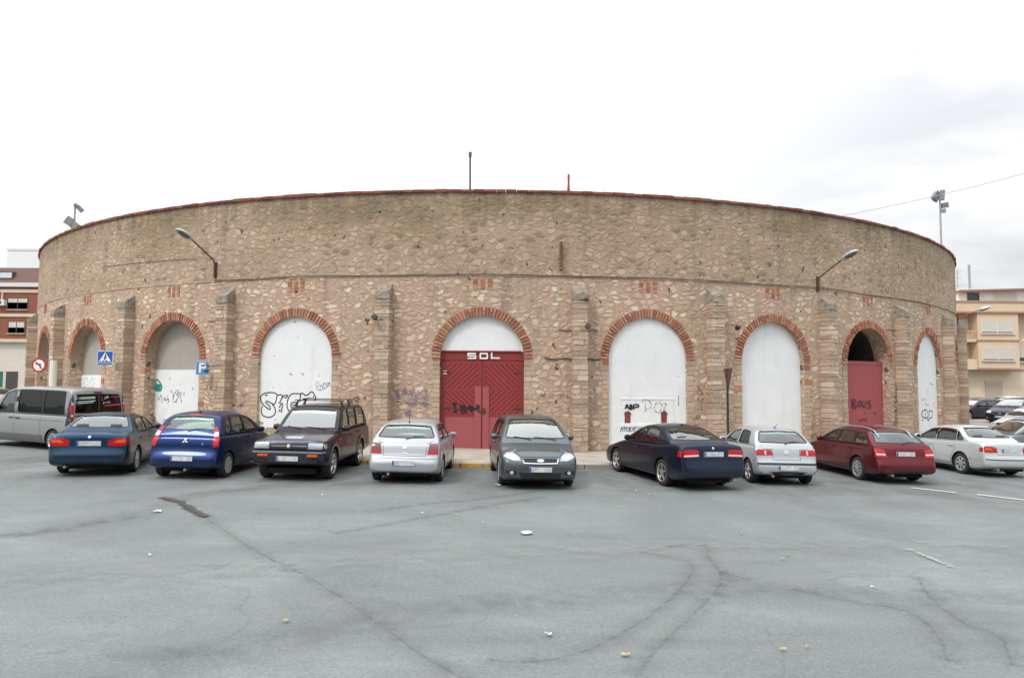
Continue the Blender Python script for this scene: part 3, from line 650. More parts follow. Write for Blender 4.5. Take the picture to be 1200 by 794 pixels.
S_BLK = sprayed('spray_black', (.012, .012, .015), .2, .35, .95); S_GRY = sprayed('spray_faded', (.05, .055, .075), .36, .56, .8); S_BLU = sprayed('spray_blue', (.05, .12, .32), .3, .5, .7)
S_TEA = sprayed('spray_teal', (.0, .30, .26), .28, .45, .9); S_PUR = sprayed('spray_violet', (.13, .12, .25), .34, .6, .45, 7)
SHET = [[(-0.71, 1.99), (-0.82, 2.07), (-1.01, 2.09), (-1.23, 2.06), (-1.34, 2.01), (-1.41, 1.91), (-1.4, 1.8), (-1.33, 1.69), (-1.23, 1.6), (-1.12, 1.52), (-1.02, 1.48), (-0.99, 1.52), (-1.03, 1.6), (-1.11, 1.67), (-1.17, 1.7), (-1.19, 1.75), (-1.1, 1.77), (-0.94, 1.7), (-0.83, 1.67), (-0.77, 1.78), (-0.74, 1.92), (-0.71, 1.99), (-0.63, 2.01), (-0.55, 2.02)], [(-1.23, 1.99), (-1.12, 1.99)], [(-1.31, 1.61), (-1.36, 1.5), (-1.36, 1.37), (-1.3, 1.27), (-1.17, 1.21), (-1.01, 1.2), (-0.89, 1.24), (-0.8, 1.32), (-0.78, 1.43), (-0.82, 1.57), (-0.92, 1.66)], [(-0.56, 2.02), (-0.51, 1.98), (-0.53, 1.89), (-0.57, 1.81), (-0.61, 1.73), (-0.66, 1.73)], [(-0.53, 1.89), (-0.41, 1.99), (-0.29, 2.0)], [(-0.29, 2.0), (-0.34, 1.92), (-0.42, 1.92)], [(-0.61, 1.54), (-0.58, 1.65), (-0.52, 1.71), (-0.49, 1.65), (-0.52, 1.49), (-0.54, 1.38)], [(-0.63, 1.41), (-0.59, 1.49)], [(-0.23, 1.44), (-0.3, 1.57), (-0.31, 1.71), (-0.27, 1.87), (-0.21, 1.98), (-0.12, 2.05), (0.06, 2.06), (0.21, 2.04), (0.21, 1.93), (0.2, 1.77)], [(0.09, 1.74), (-0.05, 1.75), (-0.14, 1.7), (-0.15, 1.6), (-0.1, 1.56), (-0.03, 1.58)], [(-0.1, 1.64), (0.02, 1.66)], [(0.23, 1.97), (0.24, 2.06), (0.29, 2.08), (0.39, 2.01), (0.49, 2.01), (0.57, 2.08), (0.66, 2.13), (0.73, 2.08), (0.78, 1.99), (0.82, 1.94), (0.81, 1.86), (0.75, 1.83)], [(0.25, 1.82), (0.48, 1.89), (0.66, 1.89)], [(0.73, 1.97), (0.72, 1.91)]]
graffiti(A[3], -.116, SHET, .042, S_BLK)
BLUE = [[(0.89, 2.52), (0.82, 2.42), (0.85, 2.28), (0.93, 2.35), (0.92, 2.47)], [(0.97, 2.23), (1.02, 2.39), (1.09, 2.23), (0.97, 2.2)], [(1.11, 2.47), (1.1, 2.34), (1.18, 2.26), (1.23, 2.34), (1.17, 2.43), (1.11, 2.4)], [(1.26, 2.42), (1.27, 2.31), (1.33, 2.47), (1.36, 2.31)], [(1.2, 2.43), (1.33, 2.45)], [(0.83, 2.23), (1.0, 2.19), (1.18, 2.25)]]
graffiti(A[3], -.116, BLUE, .022, S_BLU)
MAB = [[(-1.34, 1.9), (-1.2, 1.75), (-1.08, 1.95), (-0.99, 1.61)], [(-1.38, 1.9), (-1.29, 1.9)], [(-0.89, 1.72), (-0.84, 1.84), (-0.79, 1.7)], [(-0.73, 1.89), (-0.65, 1.77), (-0.6, 1.73), (-0.68, 1.61)], [(-0.89, 1.72), (-0.63, 1.77)], [(-0.52, 2.12), (-0.39, 1.94), (-0.37, 1.66)], [(-0.39, 1.87), (-0.2, 2.1), (-0.07, 2.1), (-0.19, 1.94), (-0.03, 2.01), (-0.18, 1.73), (-0.31, 1.64)], [(0.06, 2.06), (0.04, 1.83), (0.12, 1.63)], [(0.22, 2.06), (0.22, 1.9)], [(-0.39, 1.89), (-0.32, 1.87)], [(-0.24, 1.66), (-0.13, 1.67)]]
graffiti(A[2], -.456, MAB, .04, S_GRY)
TEAL = [[(-1.35, 2.56), (-1.42, 2.46), (-1.4, 2.35), (-1.43, 2.2), (-1.40, 2.11), (-1.3, 2.09), (-1.13, 2.1), (-1.05, 2.23), (-1.11, 2.35), (-1.22, 2.46), (-1.34, 2.55)], [(-1.38, 2.32), (-1.14, 2.32), (-1.11, 2.16), (-1.38, 2.15), (-1.40, 2.3), (-1.24, 2.23), (-1.17, 2.28), (-1.29, 2.11)], [(-1.40, 2.35), (-1.17, 2.21), (-1.38, 2.18), (-1.14, 2.3)]]
graffiti(A[2], -.456, TEAL, .07, S_TEA)
graffiti(A[1], -.456, [[(-1.2, 2.5), (-.9, 2.6), (-.7, 2.4), (-1.0, 2.2), (-1.2, 2.35), (-.8, 2.5)], [(-.6, 2.2), (-.3, 2.6), (-.1, 2.3), (-.4, 2.2)], [(-1.1, 2.1), (-.3, 2.15)]], .05, sprayed('spray_pale_teal', (.25, .45, .44), .4, .6, .6))
graffiti(A[5], -.066, [[(-0.1, 1.84), (-0.11, 1.48)], [(-0.23, 1.82), (-0.15, 1.92), (-0.03, 1.92), (0.08, 1.85), (0.12, 1.72), (0.06, 1.63), (-0.09, 1.59)], [(0.37, 1.84), (0.27, 1.75), (0.25, 1.58), (0.37, 1.47), (0.49, 1.58), (0.53, 1.72), (0.44, 1.82), (0.37, 1.84)], [(0.58, 1.79), (0.7, 1.79), (0.59, 1.58), (0.65, 1.55)]], .026, S_GRY)
graffiti(A[5], -.086, [[(1.18, 2.11), (1.17, 1.71)], [(1.14, 1.79), (1.19, 1.78)]], .026, S_GRY)
graffiti(A[5], -.064, [[(-0.85, 1.60), (-0.78, 1.76), (-0.71, 1.59)], [(-0.82, 1.66), (-0.73, 1.66)], [(-0.67, 1.76), (-0.66, 1.58), (-0.58, 1.65), (-0.67, 1.67), (-0.59, 1.73), (-0.67, 1.75)], [(-0.53, 1.58), (-0.53, 1.74), (-0.38, 1.75), (-0.36, 1.68), (-0.52, 1.66)]], .05, S_BLK)
graffiti(A[5], -.086, [[(-1.02, 0.80), (-0.97, 0.95), (-0.92, 0.82)], [(-0.90, 0.96), (-0.80, 0.97)], [(-0.85, 0.97), (-0.86, 0.82)], [(-0.78, 0.95), (-0.78, 0.83), (-0.70, 0.83), (-0.69, 0.95)], [(-0.66, 0.95), (-0.66, 0.83), (-0.59, 0.83)], [(-0.53, 0.93), (-0.57, 0.86), (-0.50, 0.84), (-0.48, 0.92), (-0.53, 0.93)]], .026, sprayed('spray_navy', (.03, .06, .16), .2, .4, .9))
graffiti(A[5], .03, [[(1.94, 2.45), (1.85, 2.41), (1.9, 2.35), (1.95, 2.39)], [(1.85, 2.22), (1.94, 2.28), (2.03, 2.25), (2.05, 2.16), (1.95, 2.12), (1.85, 2.19)], [(1.87, 2.01), (1.88, 1.91), (1.98, 1.88)], [(2.04, 2.01), (2.08, 1.93), (2.01, 1.85), (1.98, 1.96)], [(2.01, 1.72), (2.01, 1.6)], [(1.88, 1.59), (2.07, 1.58)], [(1.81, 1.36), (1.93, 1.36), (1.94, 1.28), (1.84, 1.27), (1.79, 1.33)]], .04, S_GRY)
graffiti(A[4], -G+.045, [[(-1.06, 1.77), (-0.91, 1.77), (-0.98, 1.65), (-0.88, 1.53), (-1.0, 1.48)], [(-0.74, 1.73), (-0.71, 1.46), (-0.54, 1.51), (-0.71, 1.61), (-0.59, 1.73)], [(-0.52, 1.56), (-0.4, 1.68), (-0.37, 1.49)], [(-0.41, 1.66), (-0.22, 1.59), (-0.4, 1.54)], [(-0.22, 1.71), (-0.08, 1.68), (-0.2, 1.59), (-0.05, 1.47)], [(-0.76, 1.63), (-0.07, 1.59)]], .055, S_BLK)
b = MB(); ribbon(b, A[4], -G+.055, [[(-0.22, 3.50), (-0.49, 3.50)], [(-.49, 3.52), (-.49, 3.40)], [(-.49, 3.42), (-.22, 3.42)], [(-.235, 3.43), (-.235, 3.32)], [(-.22, 3.335), (-.51, 3.335)], [(-.08, 3.50), (.19, 3.50)], [(.175, 3.51), (.175, 3.33)], [(.19, 3.335), (-.08, 3.335)], [(-.065, 3.33), (-.065, 3.51)], [(.33, 3.54), (.33, 3.33)], [(.32, 3.345), (.62, 3.345)]], .052)
b.build('lettering', mat('letter_white', (.78, .78, .76), .6), gate)
S_WAL = sprayed('spray_on_stone', (.05, .05, .06), .38, .55, .75)
graffiti(BUT[4], .03, [[(-1.23, 1.93), (-1.24, 1.81), (-1.18, 1.75), (-1.14, 1.92)], [(-1.07, 1.92), (-1.1, 1.87), (-1.06, 1.93), (-0.93, 1.95), (-0.92, 1.86), (-0.98, 1.79), (-1.04, 1.84), (-0.98, 1.88)]], .03, S_BLK)
graffiti(BUT[4], .035, [[(0.42, 2.2), (0.52, 2.06), (0.61, 2.04), (0.74, 2.27), (0.79, 2.07)], [(0.51, 2.13), (0.52, 1.82), (0.66, 1.75)], [(0.88, 2.18), (1.54, 2.18)], [(0.84, 2.05), (1.54, 2.07)], [(0.84, 1.91), (1.59, 1.94)], [(0.75, 1.8), (1.57, 1.78)], [(0.8, 1.69), (1.52, 1.72)], [(0.73, 1.42), (0.94, 1.51), (0.92, 1.38), (0.76, 1.38)]], .12, S_PUR)
graffiti(A[5], .03, [[(-1.9, 2.3), (-2.05, 2.25), (-2.12, 2.05), (-2.1, 1.85), (-1.95, 1.8)], [(-1.94, 1.95), (-1.96, 1.55)], [(-2.12, 1.70), (-1.71, 1.70)]], .05, sprayed('spray_stone_blue', (.13, .15, .30), .35, .6, .6))
graffiti(A[4], .03, [[(2.0, 2.0), (2.05, 2.15), (2.1, 2.02), (2.16, 2.14), (2.2, 2.0)], [(2.5, 2.08), (2.35, 2.05), (2.38, 1.95), (2.5, 1.97)], [(2.6, 2.1), (2.85, 2.1)], [(2.72, 2.1), (2.72, 1.95)], [(3.0, 2.12), (2.95, 2.0), (3.1, 1.98)], [(3.3, 2.1), (3.2, 2.0), (3.35, 1.97)]], .03, S_GRY)
graffiti(A[3], .03, [[(-2.1, 2.1), (-2.0, 1.9), (-1.9, 2.1)], [(-1.95, 1.8), (-2.2, 1.5)], [(-2.3, 1.6), (-2.1, 1.65), (-2.2, 1.75)]], .035, S_WAL)
graffiti(A[8], -.146, [[(-0.03, 2.31), (0.01, 2.07)], [(-0.67, 1.92), (-0.52, 1.8), (-0.34, 1.92), (-0.18, 1.79), (-0.06, 1.93)], [(-0.3, 1.72), (-0.09, 1.61), (0.21, 1.63)], [(0.42, 2.6), (0.93, 2.52)], [(0.91, 1.7), (0.95, 1.45)]], .04, S_GRY)
graffiti(A[8], -.146, [[(-0.66, 1.32), (-0.28, 1.4), (0.0, 1.33), (0.04, 1.07), (-0.42, 1.04), (-0.73, 1.15), (-0.66, 1.32)], [(-0.56, 1.24), (-0.58, 1.04)], [(-0.28, 1.32), (-0.25, 1.06)], [(0.18, 1.35), (0.67, 1.29), (0.58, 1.05), (0.15, 1.02), (0.3, 1.3)], [(-0.74, 0.97), (-0.54, 0.92)], [(-0.09, 0.97), (0.25, 0.9)]], .06, sprayed('spray_dark_teal', (.02, .09, .11), .3, .5, .8))
graffiti(36, .03, [[(-0.74, 2.51), (-0.36, 2.45), (-0.67, 2.32), (-0.37, 2.28)], [(-0.76, 2.21), (-0.45, 2.13), (-0.73, 2.02), (-0.42, 1.98)], [(-0.69, 1.94), (-0.55, 1.83), (-0.78, 1.76), (-0.48, 1.72)], [(-0.75, 1.61), (-0.65, 1.49), (-0.83, 1.42), (-0.62, 1.4)], [(-0.73, 1.31), (-0.71, 1.01)], [(-0.59, 1.19), (-0.56, 0.97), (-0.76, 0.92)]], .05, S_WAL)

# ---- the red sheet door in the open arch, the passage behind it
c = A[7]; zt = 3.45
b = MB(); ringbox(b, c, -HW, HW, -.3, zt, -.36, -.30); ringbox(b, c, -HW, HW, zt-.12, zt+.02, -.38, -.285)
DR = b.build('door', M_REDF, RING)
graffiti(A[7], -.293, [[(-0.77, 1.88), (-0.62, 1.92), (-0.53, 1.82), (-0.69, 1.74), (-0.51, 1.66), (-0.60, 1.55), (-0.78, 1.63)], [(-.76, 1.9), (-.74, 1.56)], [(-0.25, 1.84), (-0.38, 1.73), (-0.32, 1.62), (-0.16, 1.69), (-0.19, 1.82), (-0.25, 1.84)], [(-0.06, 1.86), (-0.05, 1.66), (.02, 1.60), (0.11, 1.64), (0.13, 1.84)], [(0.52, 1.85), (0.28, 1.78), (0.51, 1.65), (0.44, 1.54), (0.31, 1.58)]], .045, S_BLK)
graffiti(A[7], -.293, [[(-0.28, 1.12), (-0.22, 1.01), (-0.13, 1.11)], [(-0.05, 1.13), (-0.03, 1.02)], [(0.06, 1.02), (0.13, 1.13), (0.22, 1.01)], [(.69, 1.34), (.93, 1.32)], [(0.01, 1.33), (0.14, 1.34)]], .035, S_BLK)
b = MB(); n = 10; o0, o1 = -TH, -6.5
sec = [(-HW, -.5), (-HW, ZSP)]+[(-HW*math.cos(math.pi*k/n), ZSP+HW*math.sin(math.pi*k/n)) for k in range(1, n)]+[(HW, ZSP), (HW, -.5)]
for (s0, z0), (s1, z1) in zip(sec, sec[1:]): b.poly([rs(c, s0, z0, o0), rs(c, s1, z1, o0), rs(c, s1*.8, z1, o1), rs(c, s0*.8, z0, o1)])
b.poly([rs(c, s*.8, z, o1) for s, z in sec]); b.build('passage', M_DARK, RING)

# ---- ironwork of the wall: stub brackets, rusty pipe
for th, z, out, ln in ((-30.2, 4.62, .02, .55), (-20.1, 4.70, .02, .5), (-7.1, 4.62, .5, .25), (34.0, 4.8, .02, .6), (43.5, 4.8, .02, .4), (-42.5, 4.6, .02, .6)):
    b = MB(); b.tube([rs(th, -ln*.5, z, out+.10), rs(th, ln*.5, z-.01, out+.10)], .02, 6); b.tube([rs(th, ln*.45, z, out-.03), rs(th, ln*.45, z, out+.12)], .025, 6); b.tube([rs(th, -ln*.4, z, out-.03), rs(th, -ln*.4, z, out+.12)], .015, 6)
    b.build('iron_bracket', M_IRON, RING)
b = MB(); b.tube([rs(4.84, 0, 7.4, -.05), rs(4.84, 0, 7.42, .07), rs(4.84, 0, 6.47, .07)], .045, 8); b.tube([rs(4.84, 0, 6.52, .07), rs(4.84, 0, 6.42, .12)], .05, 8)
b.build('drain_pipe', mat('rusty_pipe', (.16, .075, .03), .8, var=.4, vscale=10, bump=.004), RING)
# ------------------------------------------------------------------ street lamps on the wall
M_LAMP = mat('lamp_shell', (.42, .50, .53), .35, metal=.2, var=.1); M_LENS = mat('lamp_lens', (.10, .09, .08), .2, spec=.6)
def wall_lamp(th, z0, riser, reach, rise, label, col=None, tilt=.32):
    o0 = .10; base = ring(th, z0, 0); t = thing('street_lamp', label, 'street lamp', base, 0, 'street lamps bracketed to the bullring wall')
    b = MB(); b.box(-.05, .05, 0, .06, -.3, .3, fn=lambda x, y, z: rs(th, x, z0+riser*.4+z, y)); b.build('wall_plate', M_IRON, t)
    b = MB(); e = .22
    P = [(o0, z0-.05), (o0, z0+riser*.8), (o0+.05, z0+riser)]+[(o0+.05+reach*k/4, z0+riser+rise*k/4) for k in range(1, 5)]
    b.tube([ring(th, z, o) for o, z in P], .03, 8); b.build('arm', col or mat('lamp_arm', (.13, .075, .05), .6, var=.3, vscale=10), t)
    # cobra head: rounded shell with dark lens below
    ox, zx = P[-1]; L = .78; b = MB(); rings = []; up = tilt
    prof = [(-.06, .035, .03), (.0, .07, .06), (.12, .12, .10), (.34, .165, .13), (.56, .16, .11), (.70, .11, .06), (.77, .03, .02)]
    for d, w, h in prof:
        cx, cz = ox+d*math.cos(up), zx+d*math.sin(up)
        rings.append([b.vert(rs(th, w*math.cos(a), cz+max(h*math.sin(a), -.02)*math.cos(up), cx-math.sin(up)*max(h*math.sin(a), -.02))) for a in [2*math.pi*k/14 for k in range(14)]])
    for Aa, Bb in zip(rings, rings[1:]):
        for k in range(14): b.face((Aa[k], Aa[(k+1) % 14], Bb[(k+1) % 14], Bb[k]))
    b.face(rings[0][::-1]); b.face(rings[-1]); b.build('lamp_head', M_LAMP, t, smooth=50)
    b = MB(); rings = []
    for d, w, h in [(.16, .03, .0), (.22, .10, .055), (.40, .135, .085), (.60, .115, .06), (.68, .03, .0)]:
        cx, cz = ox+d*math.cos(up), zx+d*math.sin(up)-.018
        rings.append([b.vert(rs(th, w*math.cos(a), cz-abs(h*math.sin(a)) if k > 0 else cz, cx)) for k, a in enumerate([math.pi*k/8 for k in range(9)])])
    for Aa, Bb in zip(rings, rings[1:]):
        for k in range(8): b.face((Aa[k], Bb[k], Bb[k+1], Aa[k+1]))
    b.build('lens', M_LENS, t, smooth=60)
wall_lamp(-20.2, 6.40, .60, 1.05, .55, 'street lamp on the bullring wall above the second arch from the left')
wall_lamp(25.2, 6.22, .45, 1.0, .50, 'street lamp on the bullring wall above the arch with the plain red sheet door')
wall_lamp(58.5, 6.0, .3, .75, .25, 'street lamp on a thin orange arm jutting from the bullring edge before the peach flats', mat('orange_arm', (.40, .13, .04), .6))

# small spotlights on the buttresses
def spot(th, z, out, label):
    t = thing('spotlight', label, 'spotlight', ring(th, z, out), 0, 'small spotlights fixed to the buttresses')
    b = MB(); b.tube([rs(th, 0, z+.1, out), rs(th, 0, z+.1, out+.12), rs(th, .03, z, out+.16)], .012, 6); b.build('bracket', M_IRON, t)
    b = MB(); c = rs(th, .03, z-.03, out+.2); b.lathe([(-.11, .0), (-.11, .07), (0, .085), (.09, .10), (.09, .0)], 12, c=tuple(c)); b.build('lamp_body', M_DKMET, t, smooth=40)
    b = MB(); b.lathe([(.0, .0), (.0, .085)], 12, c=(c.x, c.y-.112, c.z)); b.build('lens', M_LENS, t)
spot(6.35, 4.45, .5, 'round dark spotlight on the buttress right of the red gate')
spot(-7.35, 4.72, .5, 'small dark spotlight high on the buttress left of the red gate')
b = MB(); cc = 16.75
t = thing('spotlight', 'dark spotlight on a bent rod between the two tall white bays', 'spotlight', ring(cc, 4.5, 0), 0, 'small spotlights fixed to the buttresses')
b.tube([rs(cc, -.45, 4.25, .03), rs(cc, -.3, 4.35, .2), rs(cc, -.2, 4.6, .35), rs(cc, .25, 4.62, .4)], .014, 6); b.build('bracket', M_IRON, t)
b = MB(); c_ = rs(cc, .28, 4.52, .42); b.lathe([(-.1, 0), (-.1, .06), (.1, .095), (.1, 0)], 12, c=tuple(c_)); b.build('lamp_body', M_DKMET, t, smooth=40)
b = MB(); b.tube([rs(6.35, -.02, 5.4, .51), rs(6.35, .06, 5.34, .58)], .06, 8); tag(b.build('horn_speaker', M_DKMET), 'small dark horn near the cap of the buttress right of the red gate', 'speaker')

# floodlight masts behind the parapet
def flood_heads(t, x, y, z, specs, m=None):
    for (dx, dz, w, h, yaw, pit, rollf) in specs:
        b = MB(); R_ = Matrix.Rotation(yaw, 3, 'Z') @ Matrix.Rotation(pit, 3, 'X') @ Matrix.Rotation(rollf, 3, 'Y')
        def P(a, bb, c): q = R_ @ Vector((a, bb, c)); return (x+dx+q.x, y+q.y-.05, z+dz+q.z)
        b.hexa([P(-w/2, -.09, -h/2), P(w/2, -.09, -h/2), P(w*.35, .12, -h*.35), P(-w*.35, .12, -h*.35), P(-w/2, -.09, h/2), P(w/2, -.09, h/2), P(w*.35, .12, h*.35), P(-w*.35, .12, h*.35)])
        o = b.build('floodlight_head', m or mat('flood_housing', (.17, .18, .18), .5, metal=.4), t)
        b = MB(); b.poly([P(-w*.43, -.096, -h*.43), P(w*.43, -.096, -h*.43), P(w*.43, -.096, h*.43), P(-w*.43, -.096, h*.43)]); b.build('lens', mat('flood_glass', (.20, .22, .24), .15), o)
def mast(th, out, ztop, label, specs, r=.045, lean=0):
    zb = 8.1 if out < -1.1 else ZT-.2; p = ring(th, zb, out); t = thing('floodlight_mast', label, 'floodlight', p, 0, 'floodlight masts on top of the bullring')
    b = MB(); b.tube([(p.x, p.y, zb), (p.x+lean, p.y, ztop)], r, 8); b.build('pole', M_GALV, t)
    flood_heads(t, p.x, p.y, 0, specs)
mast(-48.3, -1.15, 11.3, 'floodlight mast on the left edge of the bullring roof with tilted square lamps', [(-.20, 10.5, .40, .42, .2, 0, .55), (.12, 10.25, .40, .42, -.2, 0, .65), (.10, 11.3, .24, .18, .5, 0, .5), (.30, 11.12, .34, .22, .5, 0, .8)])
mast(50.5, -.35, 12.35, 'tall floodlight mast on the right edge of the bullring roof', [(-.24, 12.15, .4, .5, .5, .2, .6), (.10, 12.2, .24, .55, -.6, 0, .1), (.24, 11.7, .34, .26, -.9, .2, .0), (.14, 11.4, .24, .2, -.7, 0, 0)])
p = ring(-1.6, 8.1, -1.8); b = MB(); b.tube([(p.x, p.y, 8.1), (p.x-.02, p.y, 11.05)], .038, 8); b.tube([(p.x-.02, p.y, 11.02), (p.x-.02, p.y, 11.2)], .06, 8)
tag(b.build('pole', mat('dark_pole', (.07, .09, .085), .6), None), 'bare thin dark pole rising above the parapet near the middle', 'pole').name = 'flagpole'
p = ring(5.95, 8.1, -1.6); b = MB()
b.tube([(p.x-.13, p.y, 8.1), (p.x, p.y, 10.2)], .03, 6); b.tube([(p.x+.10, p.y, 8.1), (p.x, p.y, 10.2)], .03, 6); b.tube([(p.x-.05, p.y, 9.5), (p.x+.04, p.y, 9.5)], .02, 6); b.tube([(p.x, p.y, 10.1), (p.x, p.y, 10.35)], .045, 6)
tag(b.build('metal_stand', mat('red_iron', (.33, .06, .03), .7)), 'short red iron stand poking above the parapet right of the bare pole', 'stand')
# overhead cable
b = MB(); p = ring(28, 9.3, -2); L = []
for k in range(25): t_ = k/24; L.append((p.x+(34-p.x)*t_, p.y+(27-p.y)*t_, 9.3+(16-9.3)*t_-.8*math.sin(math.pi*t_)))
b.tube(L, .011, 5); tag(b.build('overhead_cable', mat('grey_cable', (.35, .36, .38), .6)), 'thin overhead cable crossing the sky at the right', 'cable')

# ------------------------------------------------------------------ signs
M_BLUE = mat('sign_blue', (.012, .10, .42), .4, spec=.4); M_SW = mat('sign_white', (.78, .79, .79), .45); M_SR = mat('sign_red', (.42, .02, .025), .45); M_SB = mat('sign_black', (.015, .015, .015), .5)
def plate_sign(name, label, x, y, z, w, h, faces, group=None, bracket=None, yaw=0.0, bcol=None, back=None):
    """flat board facing the camera side; faces = list of (polygon or ribbon, material)"""
    t = thing(name, label, 'sign', (x, y, z), 0, group); c, s = math.cos(yaw), math.sin(yaw)
    def P(a, d, q): return (x+a*c+d*s, y+a*s-d*c, z+q)
    b = MB(); r = .05; pts = []
    for cx, cz, a0 in ((w/2-r, h/2-r, 0), (-w/2+r, h/2-r, 90), (-w/2+r, -h/2+r, 180), (w/2-r, -h/2+r, 270)):
        pts += [(cx+r*math.cos(D2R(a0+k*30)), cz+r*math.sin(D2R(a0+k*30))) for k in range(4)]
    for i, d in ((0, .0), (1, -.02)): b.poly([P(a, d, q) for a, q in (pts if i else pts[::-1])])
    for (a0, q0), (a1, q1) in zip(pts, pts[1:]+pts[:1]): b.poly([P(a0, 0, q0), P(a0, -.02, q0), P(a1, -.02, q1), P(a1, 0, q1)])
    b.build('board', back or M_GALV, t)
    for k, (pl, m, d) in enumerate(faces):
        b = MB()
        for poly in pl: b.poly([P(a, d, q) for a, q in poly][::-1])
        b.build('sign_face' if k == 0 else 'symbol', m, t)
    if bracket:
        b = MB()
        for q in (.15, -.12): b.tube([P(0, -.03, q), bracket(q)], .018, 6)
        b.build('bracket', bcol or M_IRON, t)
    return t
def rect(x0, x1, z0, z1): return [(x0, z0), (x1, z0), (x1, z1), (x0, z1)]
def stroke(pts, w):
    out = []
    for p, q in zip(pts, pts[1:]):
        d = Vector((q[0]-p[0], q[1]-p[1])).normalized(); n = Vector((-d.y, d.x))*w/2; p2 = Vector(p)-d*w*.3; q2 = Vector(q)+d*w*.3
        out.append([tuple(p2+n), tuple(p2-n), tuple(q2-n), tuple(q2+n)])
    return out
# pedestrian crossing sign, bracketed off the buttress
thx = -29.6; bx = ring(thx, 3.3, .45)
sx, sy, sz = -15.85, bx.y-.45, 3.36
man = [[(.02+.035*math.cos(a), .115+.035*math.sin(a)) for a in [2*math.pi*k/10 for k in range(10)]]]+stroke([(.01, .07), (-.01, -.03)], .05)+stroke([(-.01, -.02), (.05, -.10), (.06, -.17)], .026)+stroke([(-.01, -.02), (-.05, -.10), (-.10, -.16)], .026)+stroke([(.01, .05), (.07, .0)], .022)+stroke([(.01, .05), (-.06, .0)], .022)
plate_sign('road_sign', 'blue pedestrian crossing sign beside the leftmost clear arch', sx, sy, sz, .62, .56, [([rect(-.29, .29, -.17, .255), rect(-.29, .29, -.265, -.195)], M_BLUE, .003), ([[(-.24, -.14), (.24, -.14), (0, .23)]], M_SW, .006), (man+[rect(-.2+.09*k, -.15+.09*k, -.135, -.118) for k in range(5)], M_SB, .009)], None, lambda q: ring(thx, sz+q, .3), back=M_SW)
thp = -19.2
pz = 2.96; pp = ring(-20.35, pz, .42)
P_ = [rect(-.13, -.055, -.17, .19)]+[rect(-.055, .06, .125, .19), rect(-.055, .06, -.02, .045), [(.06, .19), (.06, .125), (.085, .11), (.085, .06), (.06, .045), (.06, -.02), (.12, -.0), (.15, .05), (.15, .12), (.12, .17)]]
car_pic = [[(.07, -.15), (.07, -.12), (.10, -.11), (.12, -.08), (.19, -.08), (.21, -.11), (.235, -.12), (.235, -.15)]]
plate_sign('road_sign', 'light blue square parking sign with a white letter P', pp.x, pp.y, pz, .50, .50, [([rect(-.235, .235, -.235, .235)], mat('sign_blue_faded', (.06, .24, .46), .5), .003), (P_, M_SW, .006), (car_pic, mat('sign_faded_dark', (.03, .07, .14), .5), .006)], None, lambda q: ring(thp-.45, pz+q*.4, .4), yaw=.0, back=M_SW)
# no left turn on a white post
t = thing('road_sign', 'round no left turn sign with a red rim on a white post', 'sign', (-19.85, 30, gz(-19.85, 30)))
b = MB(); b.tube([(-19.85, 30.05, gz(-19.8, 30)-.1), (-19.85, 30.05, 3.35)], .14, 10); b.build('post', mat('post_white', (.72, .70, .64), .6), t)
def disc(b, x, y, z, r, m=0, n=28): b.poly([(x+r*math.cos(-2*math.pi*k/n), y, z+r*math.sin(-2*math.pi*k/n)) for k in range(n)][::-1], m)
b = MB(); b.lathe([(-.01, 0), (-.01, .31), (.01, .31), (.01, 0)], 28, c=(-20.36, 29.88, 3.13)); b.build('board', M_SR, t)
b = MB(); disc(b, -20.36, 29.866, 3.13, .235); b.build('sign_face', M_SW, t)
b = MB()
for q in stroke([(.06, -.13), (.06, .03), (-.08, .06)], .05)+[[(-.16, .06), (-.07, .12), (-.07, .0)]]: b.poly([(-20.36+a, 29.862, 3.13+c) for a, c in q])
b.build('symbol', M_SB, t)
b = MB()
for q in stroke([(-.16, .16), (.16, -.16)], .04): b.poly([(-20.36+a, 29.858, 3.13+c) for a, c in q])
b.build('slash', M_SR, t)
# give way sign seen nearly edge-on, rusty back, on a thin dark post
gx, gy = 7.05, 22.7; t = thing('road_sign', 'rusty triangular sign on a thin dark post turned nearly edge-on before the buttress', 'sign', (gx, gy, gz(gx, gy)))
b = MB(); b.tube([(gx, gy, gz(gx, gy)), (gx, gy, 2.98)], .035, 8); b.build('post', M_DKMET, t)
ya = D2R(91); b = MB()
def T(a, d, q): return (gx+a*math.cos(ya)-d*math.sin(ya), gy+a*math.sin(ya)+d*math.cos(ya)-.05, q)
tri = [(-.42, 3.0), (.42, 3.0), (0, 2.3)]
b.poly([T(a, .01, q) for a, q in tri]); b.poly([T(a, -.012, q) for a, q in tri][::-1])
for (a0, q0), (a1, q1) in zip(tri, tri[1:]+tri[:1]): b.poly([T(a0, .01, q0), T(a1, .01, q1), T(a1, -.012, q1), T(a0, -.012, q0)])
b.build('board', mat('rusty_sign_back', (.10, .035, .03), .8, var=.4, vscale=8), t)

